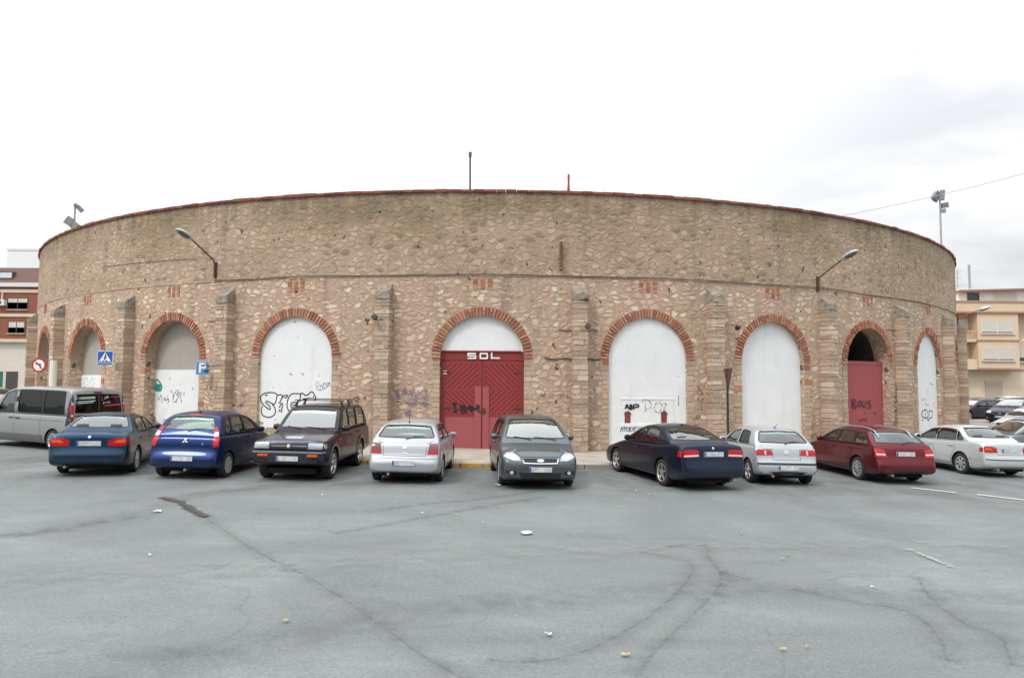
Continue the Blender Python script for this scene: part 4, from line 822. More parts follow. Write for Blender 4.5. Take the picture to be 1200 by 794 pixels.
# ------------------------------------------------------------------ buildings behind
M_RB = mat('red_facade_brick', (.25, .085, .055), .9, var=.12, vscale=3); M_BAND = mat('beige_band', (.60, .50, .38), .85, var=.08); M_PLA = mat('pale_ground_floor', (.60, .56, .48), .9, var=.1)
M_SLATE = mat('brown_slate', (.15, .085, .075), .85, var=.2, vscale=6); M_WIN = mat('window_glass', (.03, .04, .045), .08, spec=.8); M_FRM = mat('window_frame_white', (.62, .62, .6), .6); M_DFR = mat('window_frame_dark', (.06, .05, .045), .6)
M_SHUT = mat('roller_shutter', (.66, .63, .56), .7, bump=.0)
def fbox(name, m, parent, x0, x1, y0, y1, z0, z1): b = MB(); b.box(x0, x1, y0, y1, z0, z1); return b.build(name, m, parent)
def window(parent, x0, x1, z0, z1, y, panes=2, shut=0.0, frm=None, sill=True):
    f = frm or M_FRM; b = MB(); w = .06
    for q in ((x0, x1, z1-w, z1), (x0, x1, z0, z0+w), (x0, x0+w, z0+w, z1-w), (x1-w, x1, z0+w, z1-w)): b.box(q[0], q[1], y-.05, y+.04, q[2], q[3])
    for k in range(1, panes): xm = x0+(x1-x0)*k/panes; b.box(xm-.04, xm+.04, y-.04, y+.04, z0+w, z1-w)
    o = b.build('window', f, parent)
    b = MB(); b.box(x0+w, x1-w, y+.0, y+.02, z0+w, z1-w); b.build('pane', M_WIN, o)
    if shut:
        b = MB(); zz = z1-w; zb = z1-w-(z1-z0-2*w)*shut
        while zz > zb: b.box(x0+w+.01, x1-w-.01, y-.032, y-.004, zz-.085, zz-.01); zz -= .09
        b.build('roller_shutter', M_SHUT, o)
    if sill: b = MB(); b.box(x0-.08, x1+.08, y-.16, y+.02, z0-.08, z0-.005); b.build('sill', M_BAND, o)
    return o
# left: brick apartment block
Y0 = 78.0; LBX0, LBX1 = -84, -44
t = thing('apartment_block', 'red brick apartment block with beige bands behind the left end of the bullring', 'building', (-60, Y0, 0))
g0 = gz(-60, Y0)-.6
fbox('ground_floor_wall', M_PLA, t, LBX0, LBX1, Y0+.25, Y0+12, g0, 6.75)
fbox('wall', M_RB, t, LBX0, LBX1, Y0, Y0+12, 7.1, 13.0)
for z0, z1, o in ((6.75, 7.1, .25), (9.62, 9.95, .12), (12.35, 12.72, .12)): fbox('band', M_BAND, t, LBX0-.1, LBX1+.1, Y0-o, Y0+.3, z0, z1)
fbox('cornice', M_FRM, t, LBX0-.2, LBX1+.2, Y0-.35, Y0+12, 13.0, 13.45)
b = MB(); x0, x1 = LBX0, LBX1; b.hexa([(x0, Y0-.1, 13.45), (x1, Y0-.1, 13.45), (x1, Y0+12, 13.45), (x0, Y0+12, 13.45), (x0+.4, Y0+1.0, 15.35), (x1-.4, Y0+1.0, 15.35), (x1-.4, Y0+11, 15.35), (x0+.4, Y0+11, 15.35)]); b.build('roof', M_SLATE, t)
for x in (-75.5, -69.5, -57.5, -50):
    b = MB(); b.box(x-.8, x+.8, Y0+.12, Y0+.8, 13.95, 14.75); o = b.build('skylight', M_DFR, t); b = MB(); b.box(x-.66, x+.66, Y0+.09, Y0+.12, 14.05, 14.65); b.build('pane', mat('sky_pane', (.55, .60, .66), .15), o)
for x in (-78, -72, -66, -55.9, -48):
    window(t, x-1.15, x+1.15, 10.45, 11.75, Y0-.0, 2, .35, M_DFR); window(t, x-.95, x+.95, 7.75, 9.1, Y0-.0, 2, .45, M_DFR)
for x, m in ((-57.9, mat('green_shutter', (.01, .14, .09), .6)), (-56.2, M_DFR), (-66, M_DFR), (-72, M_DFR)): fbox('door', m, t, x-.8 if m != M_DFR else x-.75, x+.55, Y0+.18, Y0+.3, g0, 3.45)
t2 = thing('air_conditioner', 'white air conditioner outdoor unit on the red brick facade', 'air conditioner', (-57.55, Y0, 11.2))
fbox('housing', M_FRM, t2, -58.0, -57.1, Y0-.5, Y0-.01, 10.85, 11.5)
b = MB(); b.lathe([(0, 0), (0, .24)], 16, c=(-57.65, Y0-.505, 11.17)); b.build('fan_grille', M_DFR, t2); fbox('pipe', M_FRM, t2, -57.6, -57.5, Y0-.25, Y0-.1, 11.5, 12.3)
# pale block far behind on the left
t = thing('apartment_block', 'pale white block rising behind the brown roof at the far left', 'building', (-72, 112, 0))
fbox('wall', mat('hazy_white', (.72, .74, .76), .9), t, -82.4, -72, 112, 124, 0, 23.6); fbox('parapet', mat('hazy_parapet', (.66, .70, .75), .9), t, -82.5, -71.9, 111.9, 112.2, 23.6, 24.0)
# right: peach apartment block
YR = 70.0; M_PEA = mat('peach_render', (.64, .49, .35), .9, var=.05, vscale=.8); M_PEL = mat('peach_light', (.66, .54, .41), .9, var=.05, vscale=.8); M_TER = mat('terracotta_trim', (.42, .23, .15), .8); M_WR = mat('white_render_far', (.74, .75, .74), .9, var=.04)
t = thing('apartment_block', 'peach rendered apartment block with white shuttered windows beyond the right end of the bullring', 'building', (50, YR, 0))
fbox('ground_floor_wall', M_PEL, t, 38, 64, YR+1.3, YR+13, -1, 4.15)
fbox('wall', M_PEA, t, 38, 64, YR+1.3, YR+13, 4.15, 10.0)
fbox('bay', M_PEA, t, 47.15, 51.3, YR, YR+1.4, 4.3, 9.85); fbox('bay', M_PEA, t, 55.5, 59.6, YR, YR+1.4, 4.3, 9.85)
for z in (4.13, 7.05): fbox('trim', M_TER, t, 47.05, 51.4, YR-.1, YR+1.3, z, z+.13)
fbox('trim', M_TER, t, 38, 64, YR+1.18, YR+1.3, 4.1, 4.24)
fbox('trim', M_TER, t, 38, 64, YR-.18, YR+1.4, 9.87, 10.05); fbox('parapet', M_PEA, t, 38, 64, YR-.1, YR+1.5, 10.05, 10.95); fbox('trim', M_TER, t, 37.9, 64.1, YR-.2, YR+1.6, 10.95, 11.12)
for x0, x1 in ((47.5, 50.75), (55.9, 59.2)):
    window(t, x0, x1, 7.8, 9.1, YR-.0, 2, .86); window(t, x0, x1, 5.05, 6.35, YR-.0, 2, .86)
window(t, 44.9, 46.95, 8.2, 9.35, YR+1.25, 1, .95); window(t, 45.3, 46.9, 4.7, 6.6, YR+1.25, 1, .6); window(t, 51.9, 53.2, 5.0, 6.4, YR+1.25, 1, .7)
for z in (4.3, 7.1):
    b = MB(); b.box(44.2, 47.1, YR+.1, YR+.2, z, z+.9 if z < 5 else z+.15); b.box(44.2, 47.1, YR+.1, YR+1.3, z-.15, z)
    if z > 5:
        for k in range(20): b.box(44.25+k*.145, 44.28+k*.145, YR+.13, YR+.16, z+.15, z+.9)
        b.box(44.2, 47.1, YR+.1, YR+.19, z+.9, z+.96)
    b.build('balcony', M_PEA, t)
for x0, x1 in ((45.6, 46.9), (48.6, 50.35), (53, 55.2), (57, 59)):
    b = MB(); z = 2.85
    while z > -.4: b.box(x0, x1, YR+1.24, YR+1.27, z-.11, z-.01); z -= .12
    b.box(x0-.08, x1+.08, YR+1.2, YR+1.32, 2.86, 3.0); b.build('shop_shutter', mat('beige_shutter', (.50, .44, .34), .7), t)
fbox('penthouse', M_WR, t, 47.3, 64, YR+3.0, YR+12, 10.95, 12.75); b = MB(); b.hexa([(47.0, YR+2.3, 12.35), (64, YR+2.3, 12.9), (64, YR+12, 12.9), (47, YR+12, 12.35), (47.0, YR+2.3, 12.55), (64, YR+2.3, 13.1), (64, YR+12, 13.1), (47, YR+12, 12.55)]); b.build('penthouse_roof', mat('greyred_roof', (.27, .16, .14), .85), t)
window(t, 48.2, 49.4, 11.35, 12.3, YR+2.95, 1, .0, M_DFR, False); window(t, 51, 53.4, 11.3, 12.3, YR+2.95, 2, .9, M_FRM, False)
t = thing('apartment_block', 'white stepped block between the bullring edge and the peach flats', 'building', (49, 86, 0))
fbox('wall', M_WR, t, 50, 61, 86, 96, 0, 14.2); fbox('wall', M_WR, t, 50, 56.8, 85.6, 86, 11, 13.6); window(t, 54.8, 55.8, 13.0, 13.5, 85.55, 1, 0, M_DFR, False)
fbox('oriel', mat('pinkish_render', (.55, .38, .32), .9), t, 53.2, 54.7, 85.2, 86, 12.6, 14.9)
def antenna(x, y, z0, z1, bars, label, r=.05):
    t = thing('antenna', label, 'antenna', (x, y, z0)); b = MB(); b.tube([(x, y, z0), (x, y, z1)], r, 6); b.build('mast', M_GALV, t)
    if bars:
        b = MB()
        for k, (dz, w) in enumerate(bars): b.tube([(x-w, y, z1-dz), (x+w, y, z1-dz)], .03, 5)
        b.build('aerial', M_GALV, t)
antenna(49.5, 74.5, 10.9, 15.6, [], 'thick plain mast on the roof of the peach flats', .13)
antenna(56.3, 87, 13.6, 17.2, [(.15, .7), (.5, .35), (1.1, .55), (2.1, .8), (2.5, .5)], 'thin television aerial on the white stepped block')
# lamp on the corner of the peach block
b = MB(); b.tube([(51.3, YR-.05, 7.0), (51.5, YR-.5, 7.1)], .04, 6); b.lathe([(-.18, 0), (-.18, .12), (.12, .17), (.12, 0)], 10, c=(51.5, YR-.55, 7.05)); tag(b.build('corner_lamp', M_FRM), 'small white lamp on the corner of the peach flats', 'lamp')

# ------------------------------------------------------------------ litter
M_PAP = mat('litter_paper', (.62, .62, .60), .8); M_LF = mat('dry_leaf', (.36, .29, .14), .8, var=.2, vscale=30); M_LF2 = mat('pale_leaf', (.36, .33, .23), .8)
def scrap(name, label, x, y, r, m, group='small litter on the asphalt', sq=1.0):
    b = MB(); n = 9; c = b.vert((x, y, gz(x, y)+.035)); R_ = random.Random(int(x*97+y*31)); rim = []
    for k in range(n):
        a = 2*math.pi*k/n; q = r*R_.uniform(.6, 1.1); px_, py_ = x+q*math.cos(a)*1.25, y+q*math.sin(a)*sq; rim.append(b.vert((px_, py_, gz(px_, py_)+.025+R_.uniform(0, .02))))
    for k in range(n): b.face((c, rim[k], rim[(k+1) % n]))
    return tag(b.build(name, m), label, 'litter', group)
scrap('paper_scrap', 'largest white paper scrap lying alone on the asphalt in front of the dark grey car', .27, 11.41, .09, M_PAP)
scrap('dry_leaf', 'yellow dry leaf nearest the bottom edge of the photo', 1.05, 6.47, .036, M_LF)
scrap('paper_scrap', 'grey white paper scrap just beyond the yellow leaf at the bottom', .37, 6.93, .035, mat('dull_paper', (.45, .5, .47), .8))
scrap('dry_leaf', 'yellow leaf on the asphalt in the lower left', -2.25, 7.14, .03, M_LF)
scrap('paper_scrap', 'white scrap beside the dark tar patch', -6.28, 12.5, .07, M_PAP)
scrap('paper_scrap', 'white scrap by the left front wheel of the dark grey car', -.32, 16.54, .07, M_PAP)
for i, (x, y, m) in enumerate([(-4.86, 9.51, M_PAP), (-2.29, 13.89, M_PAP), (-1.63, 12.91, M_PAP), (.02, 13.9, M_LF2), (2.14, 13.99, M_LF2), (2.88, 16.2, M_PAP), (3.07, 15.68, M_PAP), (4.88, 14.54, M_LF), (4.06, 10.34, M_LF2), (4.52, 8.82, M_PAP), (2.82, 6.76, M_LF), (2.57, 6.68, M_LF), (3.91, 10.13, M_LF2), (3.85, 11.79, M_LF2), (-.99, 12.82, M_LF2), (-3.0, 13.79, M_LF2), (-3.91, 14.57, M_PAP), (-.5, 12.2, M_PAP), (-1.9, 15.9, M_LF2), (-1.0, 15.4, M_LF2), (5.6, 15.9, M_LF2), (12.0, 18.6, M_PAP), (-12.5, 16.2, M_PAP)]):
    if m is M_PAP: scrap('paper_scrap', 'tiny white scrap on the asphalt', x, y, .024, m, 'tiny white scraps')
    else: scrap('dry_leaf', 'tiny dull yellow leaf on the asphalt', x, y, .024, m, 'tiny fallen leaves')

# ------------------------------------------------------------------ the other side of the square (behind the camera: it shows in the cars' paint and glass)
def street_block(label, x0, x1, y0, h, m, rows, cols):
    t = thing('apartment_block', label, 'building', ((x0+x1)/2, y0, 0)); fbox('wall', m, t, x0, x1, y0-10, y0, -.5, h); fbox('cornice', M_BAND, t, x0-.15, x1+.15, y0-10.1, y0+.25, h, h+.35)
    for r in range(rows):
        b = MB(); g = MB()
        for c in range(cols):
            x = x0+(x1-x0)*(c+.5)/cols; z = 1.1+3.1*r
            g.box(x-.7, x+.7, y0-.02, y0+.015, z, z+1.5); b.box(x-.78, x+.78, y0, y0+.06, z-.10, z-.02); b.box(x-.78, x+.78, y0, y0+.06, z+1.52, z+1.6)
        o = b.build('window_row', M_FRM, t); tag(o, kind='stuff'); g.build('pane', M_WIN, o)
street_block('ochre four storey block across the square from the bullring', -34, -12, -17, 12.6, mat('ochre_render', (.42, .31, .19), .9), 4, 7)
street_block('brown brick block across the square from the bullring', -11.8, 9, -18, 15.6, mat('brown_brick', (.20, .12, .085), .9), 5, 7)
street_block('grey rendered block across the square from the bullring', 9.4, 33, -17, 12.6, mat('grey_render', (.30, .29, .27), .9), 4, 8)

def front_block(label, x0, x1, y0, h, m, rows, cols):
    t = thing('apartment_block', label, 'building', ((x0+x1)/2, y0, 0)); fbox('wall', m, t, x0, x1, y0, y0+12, -1, h); fbox('cornice', M_BAND, t, x0-.1, x1+.1, y0-.3, y0+12, h, h+.35)
    for r in range(rows):
        for c in range(cols): x = x0+(x1-x0)*(c+.5)/cols; window(t, x-.8, x+.8, 1.3+3.1*r, 2.7+3.1*r, y0, 2, .5)
front_block('cream three storey block right of the peach flats', 64.6, 84, 71, 10.2, M_PEL, 3, 6)
front_block('brick red four storey block at the end of the right side street', 84.4, 108, 70, 13.0, M_RB, 4, 7)
front_block('cream four storey block left of the red brick apartment block', -112, -84.6, 79, 12.8, M_PEL, 4, 7)
b = MB(); b.tube([(34, 27, gz(34, 27)-.2), (34, 27, 16.3)], .14, 8, r2=.09); b.box(33.3, 34.7, 26.95, 27.05, 15.85, 15.97); tag(b.build('utility_pole', mat('wooden_pole', (.16, .12, .085), .9)), 'wooden utility pole carrying the overhead cable at the right of the square', 'utility pole')
# ------------------------------------------------------------------ vehicles
def paint(name, col, metal=.7, rough=.34):
    if name in _M: return _M[name]
    m, nt, b = newmat(name); t = nd(nt, 'ShaderNodeTexCoord').outputs['Object']
    b.inputs['Metallic'].default_value = metal; b.inputs['Coat Weight'].default_value = .4; b.inputs['Coat Roughness'].default_value = .05; b.inputs['Coat IOR'].default_value = 1.45; b.inputs['Specular IOR Level'].default_value = .3
    n = noise(nt, t, 2.2, 5, .6); sp = nd(nt, 'ShaderNodeSeparateXYZ'); lk(nt, t, sp.inputs[0])
    dirt = nd(nt, 'ShaderNodeMapRange'); lk(nt, sp.outputs[2], dirt.inputs[0]); dirt.inputs[1].default_value = .15; dirt.inputs[2].default_value = .6; dirt.inputs[3].default_value = .28; dirt.inputs[4].default_value = .015
    f = math_n(nt, 'MULTIPLY', dirt.outputs[0], ramp(nt, n.outputs[0], [(.3, .3), (.7, 1)]))
    lk(nt, mixc(nt, f, col, (.20, .18, .155)), b.inputs['Base Color'])
    lk(nt, math_n(nt, 'MULTIPLY_ADD', n.outputs[0], .12, rough-.06), b.inputs['Roughness']); return m
def glass(name, tint, boost=1.5, add=.05):
    if name in _M: return _M[name]
    m, nt, b = newmat(name); nt.nodes.remove(b)
    tr = nd(nt, 'ShaderNodeBsdfTransparent'); tr.inputs[0].default_value = (*tint, 1); gl = nd(nt, 'ShaderNodeBsdfGlossy'); gl.inputs['Roughness'].default_value = .02; gl.inputs[0].default_value = (.95, 1, 1, 1)
    fr = nd(nt, 'ShaderNodeFresnel'); fr.inputs[0].default_value = 1.5; a = math_n(nt, 'MULTIPLY_ADD', fr.outputs[0], boost, add, clamp=True)
    mx = nd(nt, 'ShaderNodeMixShader'); lk(nt, a, mx.inputs[0]); lk(nt, tr.outputs[0], mx.inputs[1]); lk(nt, gl.outputs[0], mx.inputs[2]); lk(nt, mx.outputs[0], nt.nodes['Material Output'].inputs[0]); return m
G_CLEAR = glass('car_glass', (.55, .68, .64), 1.9); G_DARK = glass('privacy_glass', (.05, .06, .06), .8, .0); G_WS = glass('windscreen_glass', (.60, .72, .69), 3.2, .06)
M_RUB = mat('black_trim', (.014, .014, .015), .55); M_TYRE = mat('tyre_rubber', (.022, .022, .022), .85, bump=.003, bscale=40); M_INT = mat('interior_cloth', (.045, .045, .048), .9); M_SEAT = mat('seat_cloth', (.10, .105, .11), .9, var=.2, vscale=8)
M_DASH = mat('dashboard', (.035, .036, .038), .7); M_WELL = mat('wheel_well', (.01, .01, .01), .95); M_ALLOY = mat('alloy', (.55, .56, .57), .3, metal=.8); M_CAPW = mat('hubcap_silver', (.46, .47, .48), .4, metal=.5); M_DISC = mat('brake_dark', (.04, .04, .04), .6, metal=.4)
M_TL = mat('tail_red', (.42, .006, .010), .2, spec=.4, coat=.3); M_TLD = mat('tail_smoked', (.11, .008, .012), .12, coat=1); M_TLO = mat('tail_orange', (.62, .10, .01), .2, coat=.3); M_TLW = mat('tail_clear', (.60, .56, .56), .2, coat=.3)
M_HL = mat('headlamp_lens', (.36, .40, .42), .10, metal=.35, coat=.8); M_HLI = mat('headlamp_bulb', (.85, .87, .88), .15, metal=.8); M_PLATE = mat('number_plate', (.52, .54, .57), .6, var=.28, vscale=9); M_PB = mat('plate_blue', (.03, .09, .32), .5); M_CHR = mat('chrome', (.75, .76, .77), .12, metal=1); M_SILV = mat('silver_trim', (.45, .46, .47), .35, metal=.6)
M_GRL = mat('grille_black', (.01, .01, .01), .5); M_BADGE = mat('badge_silver', (.62, .63, .65), .25, metal=.8)

def ev_mesh(me, *mods):
    """run modifiers on a mesh and return the result as a new mesh"""
    o = bpy.data.objects.new('tmp', me); COL.objects.link(o); tmp = [o]
    for typ, kw in mods:
        m = o.modifiers.new(typ, typ)
        for k, v in kw.items():
            if k == 'mesh': c = bpy.data.objects.new('tmpc', v); COL.objects.link(c); m.object = c; tmp.append(c)
            else: setattr(m, k, v)
    dg = bpy.context.evaluated_depsgraph_get(); dg.update(); r = bpy.data.meshes.new_from_object(o.evaluated_get(dg))
    for q in tmp: bpy.data.objects.remove(q)
    return r
def interp(T, s):
    if s <= T[0][0]: return T[0][1]
    for (a, x), (b, y) in zip(T, T[1:]):
        if s <= b: return x+(y-x)*(s-a)/(b-a) if b > a else y
    return T[-1][1]
def loft(secs, mats, m=0):
    b = MB(); R_ = []
    for sec in secs:
        R_.append([b.vert(p) for p in sec])
    n = len(R_[0])
    for A_, B_ in zip(R_, R_[1:]):
        for k in range(n): b.face((A_[k], B_[k], B_[(k+1) % n], A_[(k+1) % n]), m)
    b.face(R_[0], m); b.face(R_[-1][::-1], m)
    me = b.mesh('m', mats); bm = bmesh.new(); bm.from_mesh(me); bmesh.ops.recalc_face_normals(bm, faces=bm.faces); bm.to_mesh(me); bm.free(); return me
def full(half, x):   # half: (y>=0, z) from bottom centre to top centre
    return [(x, y, z) for y, z in half]+[(x, -y, z) for y, z in half[-2:0:-1]]
def prism_x(poly, x0, x1):   # poly (y,z) extruded along x
    b = MB(); A_ = [b.vert((x0, y, z)) for y, z in poly]; B_ = [b.vert((x1, y, z)) for y, z in poly]; n = len(poly)
    for k in range(n): b.face((A_[k], A_[(k+1) % n], B_[(k+1) % n], B_[k]))
    b.face(A_[::-1]); b.face(B_); return b
def fixn(me):
    bm = bmesh.new(); bm.from_mesh(me); bmesh.ops.recalc_face_normals(bm, faces=bm.faces); bm.to_mesh(me); bm.free(); return me
def chamfer(poly, r=.045):
    out = []; n = len(poly)
    for i in range(n):
        p = Vector(poly[i]); a = Vector(poly[i-1]); c = Vector(poly[(i+1) % n]); la, lc = (a-p).length, (c-p).length
        if la < .12 or lc < .12: out.append(tuple(p)); continue
        u = p+(a-p).normalized()*min(r, la*.3); v = p+(c-p).normalized()*min(r, lc*.3); out += [tuple(u), tuple(u*.25+v*.25+p*.5), tuple(v)]
    return out

class Car:
    def __init__(s, sp):
        s.sp = sp; L, W, H = sp['dim']; s.L, s.W, s.H = L, W, H; s.X = lambda q: L/2-q
        s.parts = []   # (name, mesh, parent index, paint?)
    # ---- body shells
    def shells(s):
        sp = s.sp; L, W, H = s.L, s.W, s.H; hw = W/2; T = sp['top']; Bt = sp.get('bot', [(0, .26), (.3, .19), (L-.4, .2), (L, .30)])
        pf, pr = sp.get('planf', (.74, .90, .975)), sp.get('planr', (.80, .93, .98))
        Wd = [(0, hw*pf[0]), (.07, hw*pf[1]), (.28, hw*pf[2]), (.65, hw*.995), (L*.5, hw), (L-.65, hw*.99), (L-.25, hw*pr[2]), (L-.06, hw*pr[1]), (L, hw*pr[0])]
        drop = sp.get('drop', [(0, .06), (.5, .10), (sp['roof'][0][0], .02), (sp['roof'][-1][0], .02), (L, .06)])
        S = sorted(set([0, .03, .07, .16, .28, .65, L-.65, L-.28, L-.12, L-.05, L]+[t[0] for t in T]+[sp['fo']-.42, sp['fo'], sp['fo']+.42, sp['fo']+sp['wb']-.42, sp['fo']+sp['wb'], sp['fo']+sp['wb']+.42, L*.45, L*.55]))
        S2 = [S[0]]
        for q in S[1:]:
            if q-S2[-1] > .018: S2.append(q)
        secs = []
        for q in S2:
            zt = interp(T, q); zb = interp(Bt, q); w = interp(Wd, q); zs = max(zt-interp(drop, q), zb+.1); h = zs-zb
            fl = sp.get('flare', .0)
            half = [(0, zb), (w*.55, zb), (w*.93, zb), (w*.985, zb+.06), (w, zb+h*.28), (w*1.0, zb+h*.52), (w*.992, zb+h*.72), (w*.975, zs-.045), (w*.945, zs-.012), (w*.90, zs+(zt-zs)*.25), (w*.6, zs+(zt-zs)*.8), (0, zt)]
            secs.append(full(half, s.X(q)))
        body = ev_mesh(loft(secs, [s.pm, M_WELL, M_INT]), ('SUBSURF', dict(levels=2, render_levels=2)))
        # upper: roof and pillars
        R_ = sp['roof']; wbt, wtp = sp['wg']; s.wbt, s.wtp = wbt, wtp; zbl = lambda q: interp(T, q); s.zbl = zbl
        def wz(q, z): f = max(0, min(1, (z-zbl(q))/(H-zbl(q)))); tap = interp(sp.get('taper', [(0, 1), (L, 1)]), q); return (wbt-(wbt-wtp)*(f**1.25))*tap
        s.wz = wz
        QS = sorted(set([r[0] for r in R_]+[a+(b-a)*k/3 for (a, _), (b, _) in zip(R_, R_[1:]) if b-a > .3 for k in (1, 2)]))
        def gsec(q, ins=0.0, low=None):
            zt = interp(R_, q)-ins; z0 = (zbl(q)-.06) if low is None else low; zt = max(zt, z0+.02); h = zt-z0; r = min(.07, h*.35); cr = min(sp.get('crown', .035), h*.3)
            W_ = lambda z: wz(q, z)-ins
            return full([(0, z0), (W_(z0)*.6, z0), (W_(z0), z0), (W_(z0+h*.35), z0+h*.35), (W_(z0+h*.7), z0+h*.7), (W_(zt-r), zt-r), (W_(zt)-r*.35, zt-r*.35), (W_(zt)-r*1.3, zt-.002), (W_(zt)*.5, zt+cr*.7), (0, zt+cr)], s.X(q))
        green = ev_mesh(loft([gsec(q) for q in QS], [s.pm, M_WELL, M_INT]), ('SUBSURF', dict(levels=2, render_levels=2)))
        s.bvh_body = BVHTree.FromPolygons([v.co.copy() for v in body.vertices], [tuple(p.vertices) for p in body.polygons])
        s.bvh_green = BVHTree.FromPolygons([v.co.copy() for v in green.vertices], [tuple(p.vertices) for p in green.polygons])
        # cavities
        c0, c1 = R_[0][0]+sp.get('cav', (.42, .20))[0], R_[-1][0]-sp.get('cav', (.42, .20))[1]
        cav = prism_x([(-wbt+.09, .34), (wbt-.09, .34), (wbt-.09, 1.4), (-wbt+.09, 1.4)], s.X(c0), s.X(c1)).mesh('c', [M_INT]); fixn(cav)
        QC = [c0-.30]+[q for q in QS if c0-.25 < q < c1+.10]+[c1+.12]
        cavg = ev_mesh(loft([gsec(q, .042, zbl(q)-.12) for q in QC], [M_INT]), ('SUBSURF', dict(levels=1, render_levels=1)))
        # wheel wells
        wl = MB(); rr = sp['r']+.055
        for q in (sp['fo'], sp['fo']+sp['wb']):
            for sg in (-1, 1):
                n = 30; y0, y1 = sg*(hw-.34), sg*(hw+.25); a = [wl.vert((s.X(q)+rr*math.cos(2*math.pi*k/n), y0, sp['r']+rr*math.sin(2*math.pi*k/n))) for k in range(n)]; b_ = [wl.vert((s.X(q)+rr*math.cos(2*math.pi*k/n), y1, sp['r']+rr*math.sin(2*math.pi*k/n))) for k in range(n)]
                for k in range(n): wl.face((a[k], a[(k+1) % n], b_[(k+1) % n], b_[k]))
                wl.face(a); wl.face(b_[::-1])
        wells = fixn(wl.mesh('w', [M_WELL]))
        body = ev_mesh(body, ('BOOLEAN', dict(operation='DIFFERENCE', solver='EXACT', material_mode='TRANSFER', mesh=wells)), ('BOOLEAN', dict(operation='DIFFERENCE', solver='EXACT', material_mode='TRANSFER', mesh=cav)))
        # window openings
        s.wins = [s.side_poly(*w) for w in sp['wins']]
        b = MB()
        for poly in s.wins:
            for sg in (-1, 1):
                A_ = [b.vert((x, sg*.35, z)) for x, z in poly]; B_ = [b.vert((x, sg*1.3, z)) for x, z in poly]; n = len(poly)
                for k in range(n): b.face((A_[k], A_[(k+1) % n], B_[(k+1) % n], B_[k]))
                b.face(A_); b.face(B_[::-1])
        wp = fixn(b.mesh('wp', [M_RUB]))
        s.fw = s.end_poly(*sp['ws'], front=True); s.rw = s.end_poly(*sp['rs'], front=False)
        xm = s.X((c0+c1)/2)
        mods = [('BOOLEAN', dict(operation='DIFFERENCE', solver='EXACT', material_mode='TRANSFER', mesh=cavg)), ('BOOLEAN', dict(operation='DIFFERENCE', solver='EXACT', material_mode='TRANSFER', mesh=wp)),
                ('BOOLEAN', dict(operation='DIFFERENCE', solver='EXACT', material_mode='TRANSFER', mesh=fixn(prism_x(s.fw, xm+.5, L/2+.3).mesh('f', [M_RUB])))),
                ('BOOLEAN', dict(operation='DIFFERENCE', solver='EXACT', material_mode='TRANSFER', mesh=fixn(prism_x(s.rw, -L/2-.3, xm-.5).mesh('r', [M_RUB]))))]
        green = ev_mesh(green, *mods)
        shade(body, 38); shade(green, 38)
        s.body = s.add('body', body); s.roofp = s.add('roof', green)
    def side_poly(s, a0, a1, b0, b1, zb=.03, zt=.085):
        """window: bottom from a0 to a1, top from b0 to b1 (metres behind the nose)"""
        R_ = s.sp['roof']; bot = [(s.X(q), s.zbl(q)+zb) for q in (a0, (a0+a1)/2, a1)]
        n = 4; top = [(s.X(b1+(b0-b1)*k/n), interp(R_, b1+(b0-b1)*k/n)-zt) for k in range(n+1)]
        return chamfer(bot+top)
    def end_poly(s, q0, q1, mb=.09, mt=.10, zb=None, zt=None, front=True):
        R_ = s.sp['roof']; z0 = zb if zb else interp(R_, q0); z1 = zt if zt else interp(R_, q1); y0 = s.wz(q0, z0)-mb; y1 = s.wz(q1, z1)-mt
        return chamfer([(-y0, z0), (0, z0-.012), (y0, z0), (y1, z1), (0, z1+.02), (-y1, z1)], .05)
    def add(s, name, me, parent=-1): s.parts.append((name, me, parent)); return len(s.parts)-1
    # ---- things laid on the shell by casting rays from outside
    def hit(s, view, a, z, which='both', _again=False):
        L = s.L
        if view == 'R': o, d = Vector((-L, a, z)), Vector((1, 0, 0))
        elif view == 'F': o, d = Vector((L, a, z)), Vector((-1, 0, 0))
        elif view == 'SL': o, d = Vector((a, 3, z)), Vector((0, -1, 0))
        elif view == 'SR': o, d = Vector((a, -3, z)), Vector((0, 1, 0))
        elif view == 'T': o, d = Vector((a, z, 4)), Vector((0, 0, -1))
        best = None
        for bv in ([s.bvh_body] if which != 'green' else [])+([s.bvh_green] if which != 'body' else []):
            h = bv.ray_cast(o, d)
            if h[0] is not None and (best is None or h[3] < best[3]): best = h
        if best is None and view in 'RF' and abs(a) > s.W/2*.6: return s.hit(view, a*.98, z, which)
        if best is None:
            bv = s.bvh_green if which == 'green' else s.bvh_body; h = bv.find_nearest(o+d*(L if view in 'RF' else 3-s.W/2)); return h[0], d
        if view in 'RF' and (best[0].x > -L/2+.38 if view == 'R' else best[0].x < L/2-.38) and which != 'green' and abs(a) > s.W/2*.6: return s.hit(view, a*.975, z, which)
        return best[0], d
    def patch(s, name, polys, view, off, thick, m, parent=None, which='both', cuts=2, smooth=50):
        b = bmesh.new()
        for poly in polys:
            vs = [b.verts.new((p[0], p[1], 0)) for p in poly]; b.faces.new(vs)
        bmesh.ops.triangulate(b, faces=b.faces)
        for _ in range(cuts):
            ed = [e for e in b.edges if e.calc_length() > .05]
            if ed: bmesh.ops.subdivide_edges(b, edges=ed, cuts=1); bmesh.ops.triangulate(b, faces=[f for f in b.faces if len(f.verts) > 3])
        b.verts.ensure_lookup_table(); front = {}; back = {}; bound = [e for e in b.edges if len(e.link_faces) == 1]; bd = [(e.verts[0].index, e.verts[1].index) for e in bound]
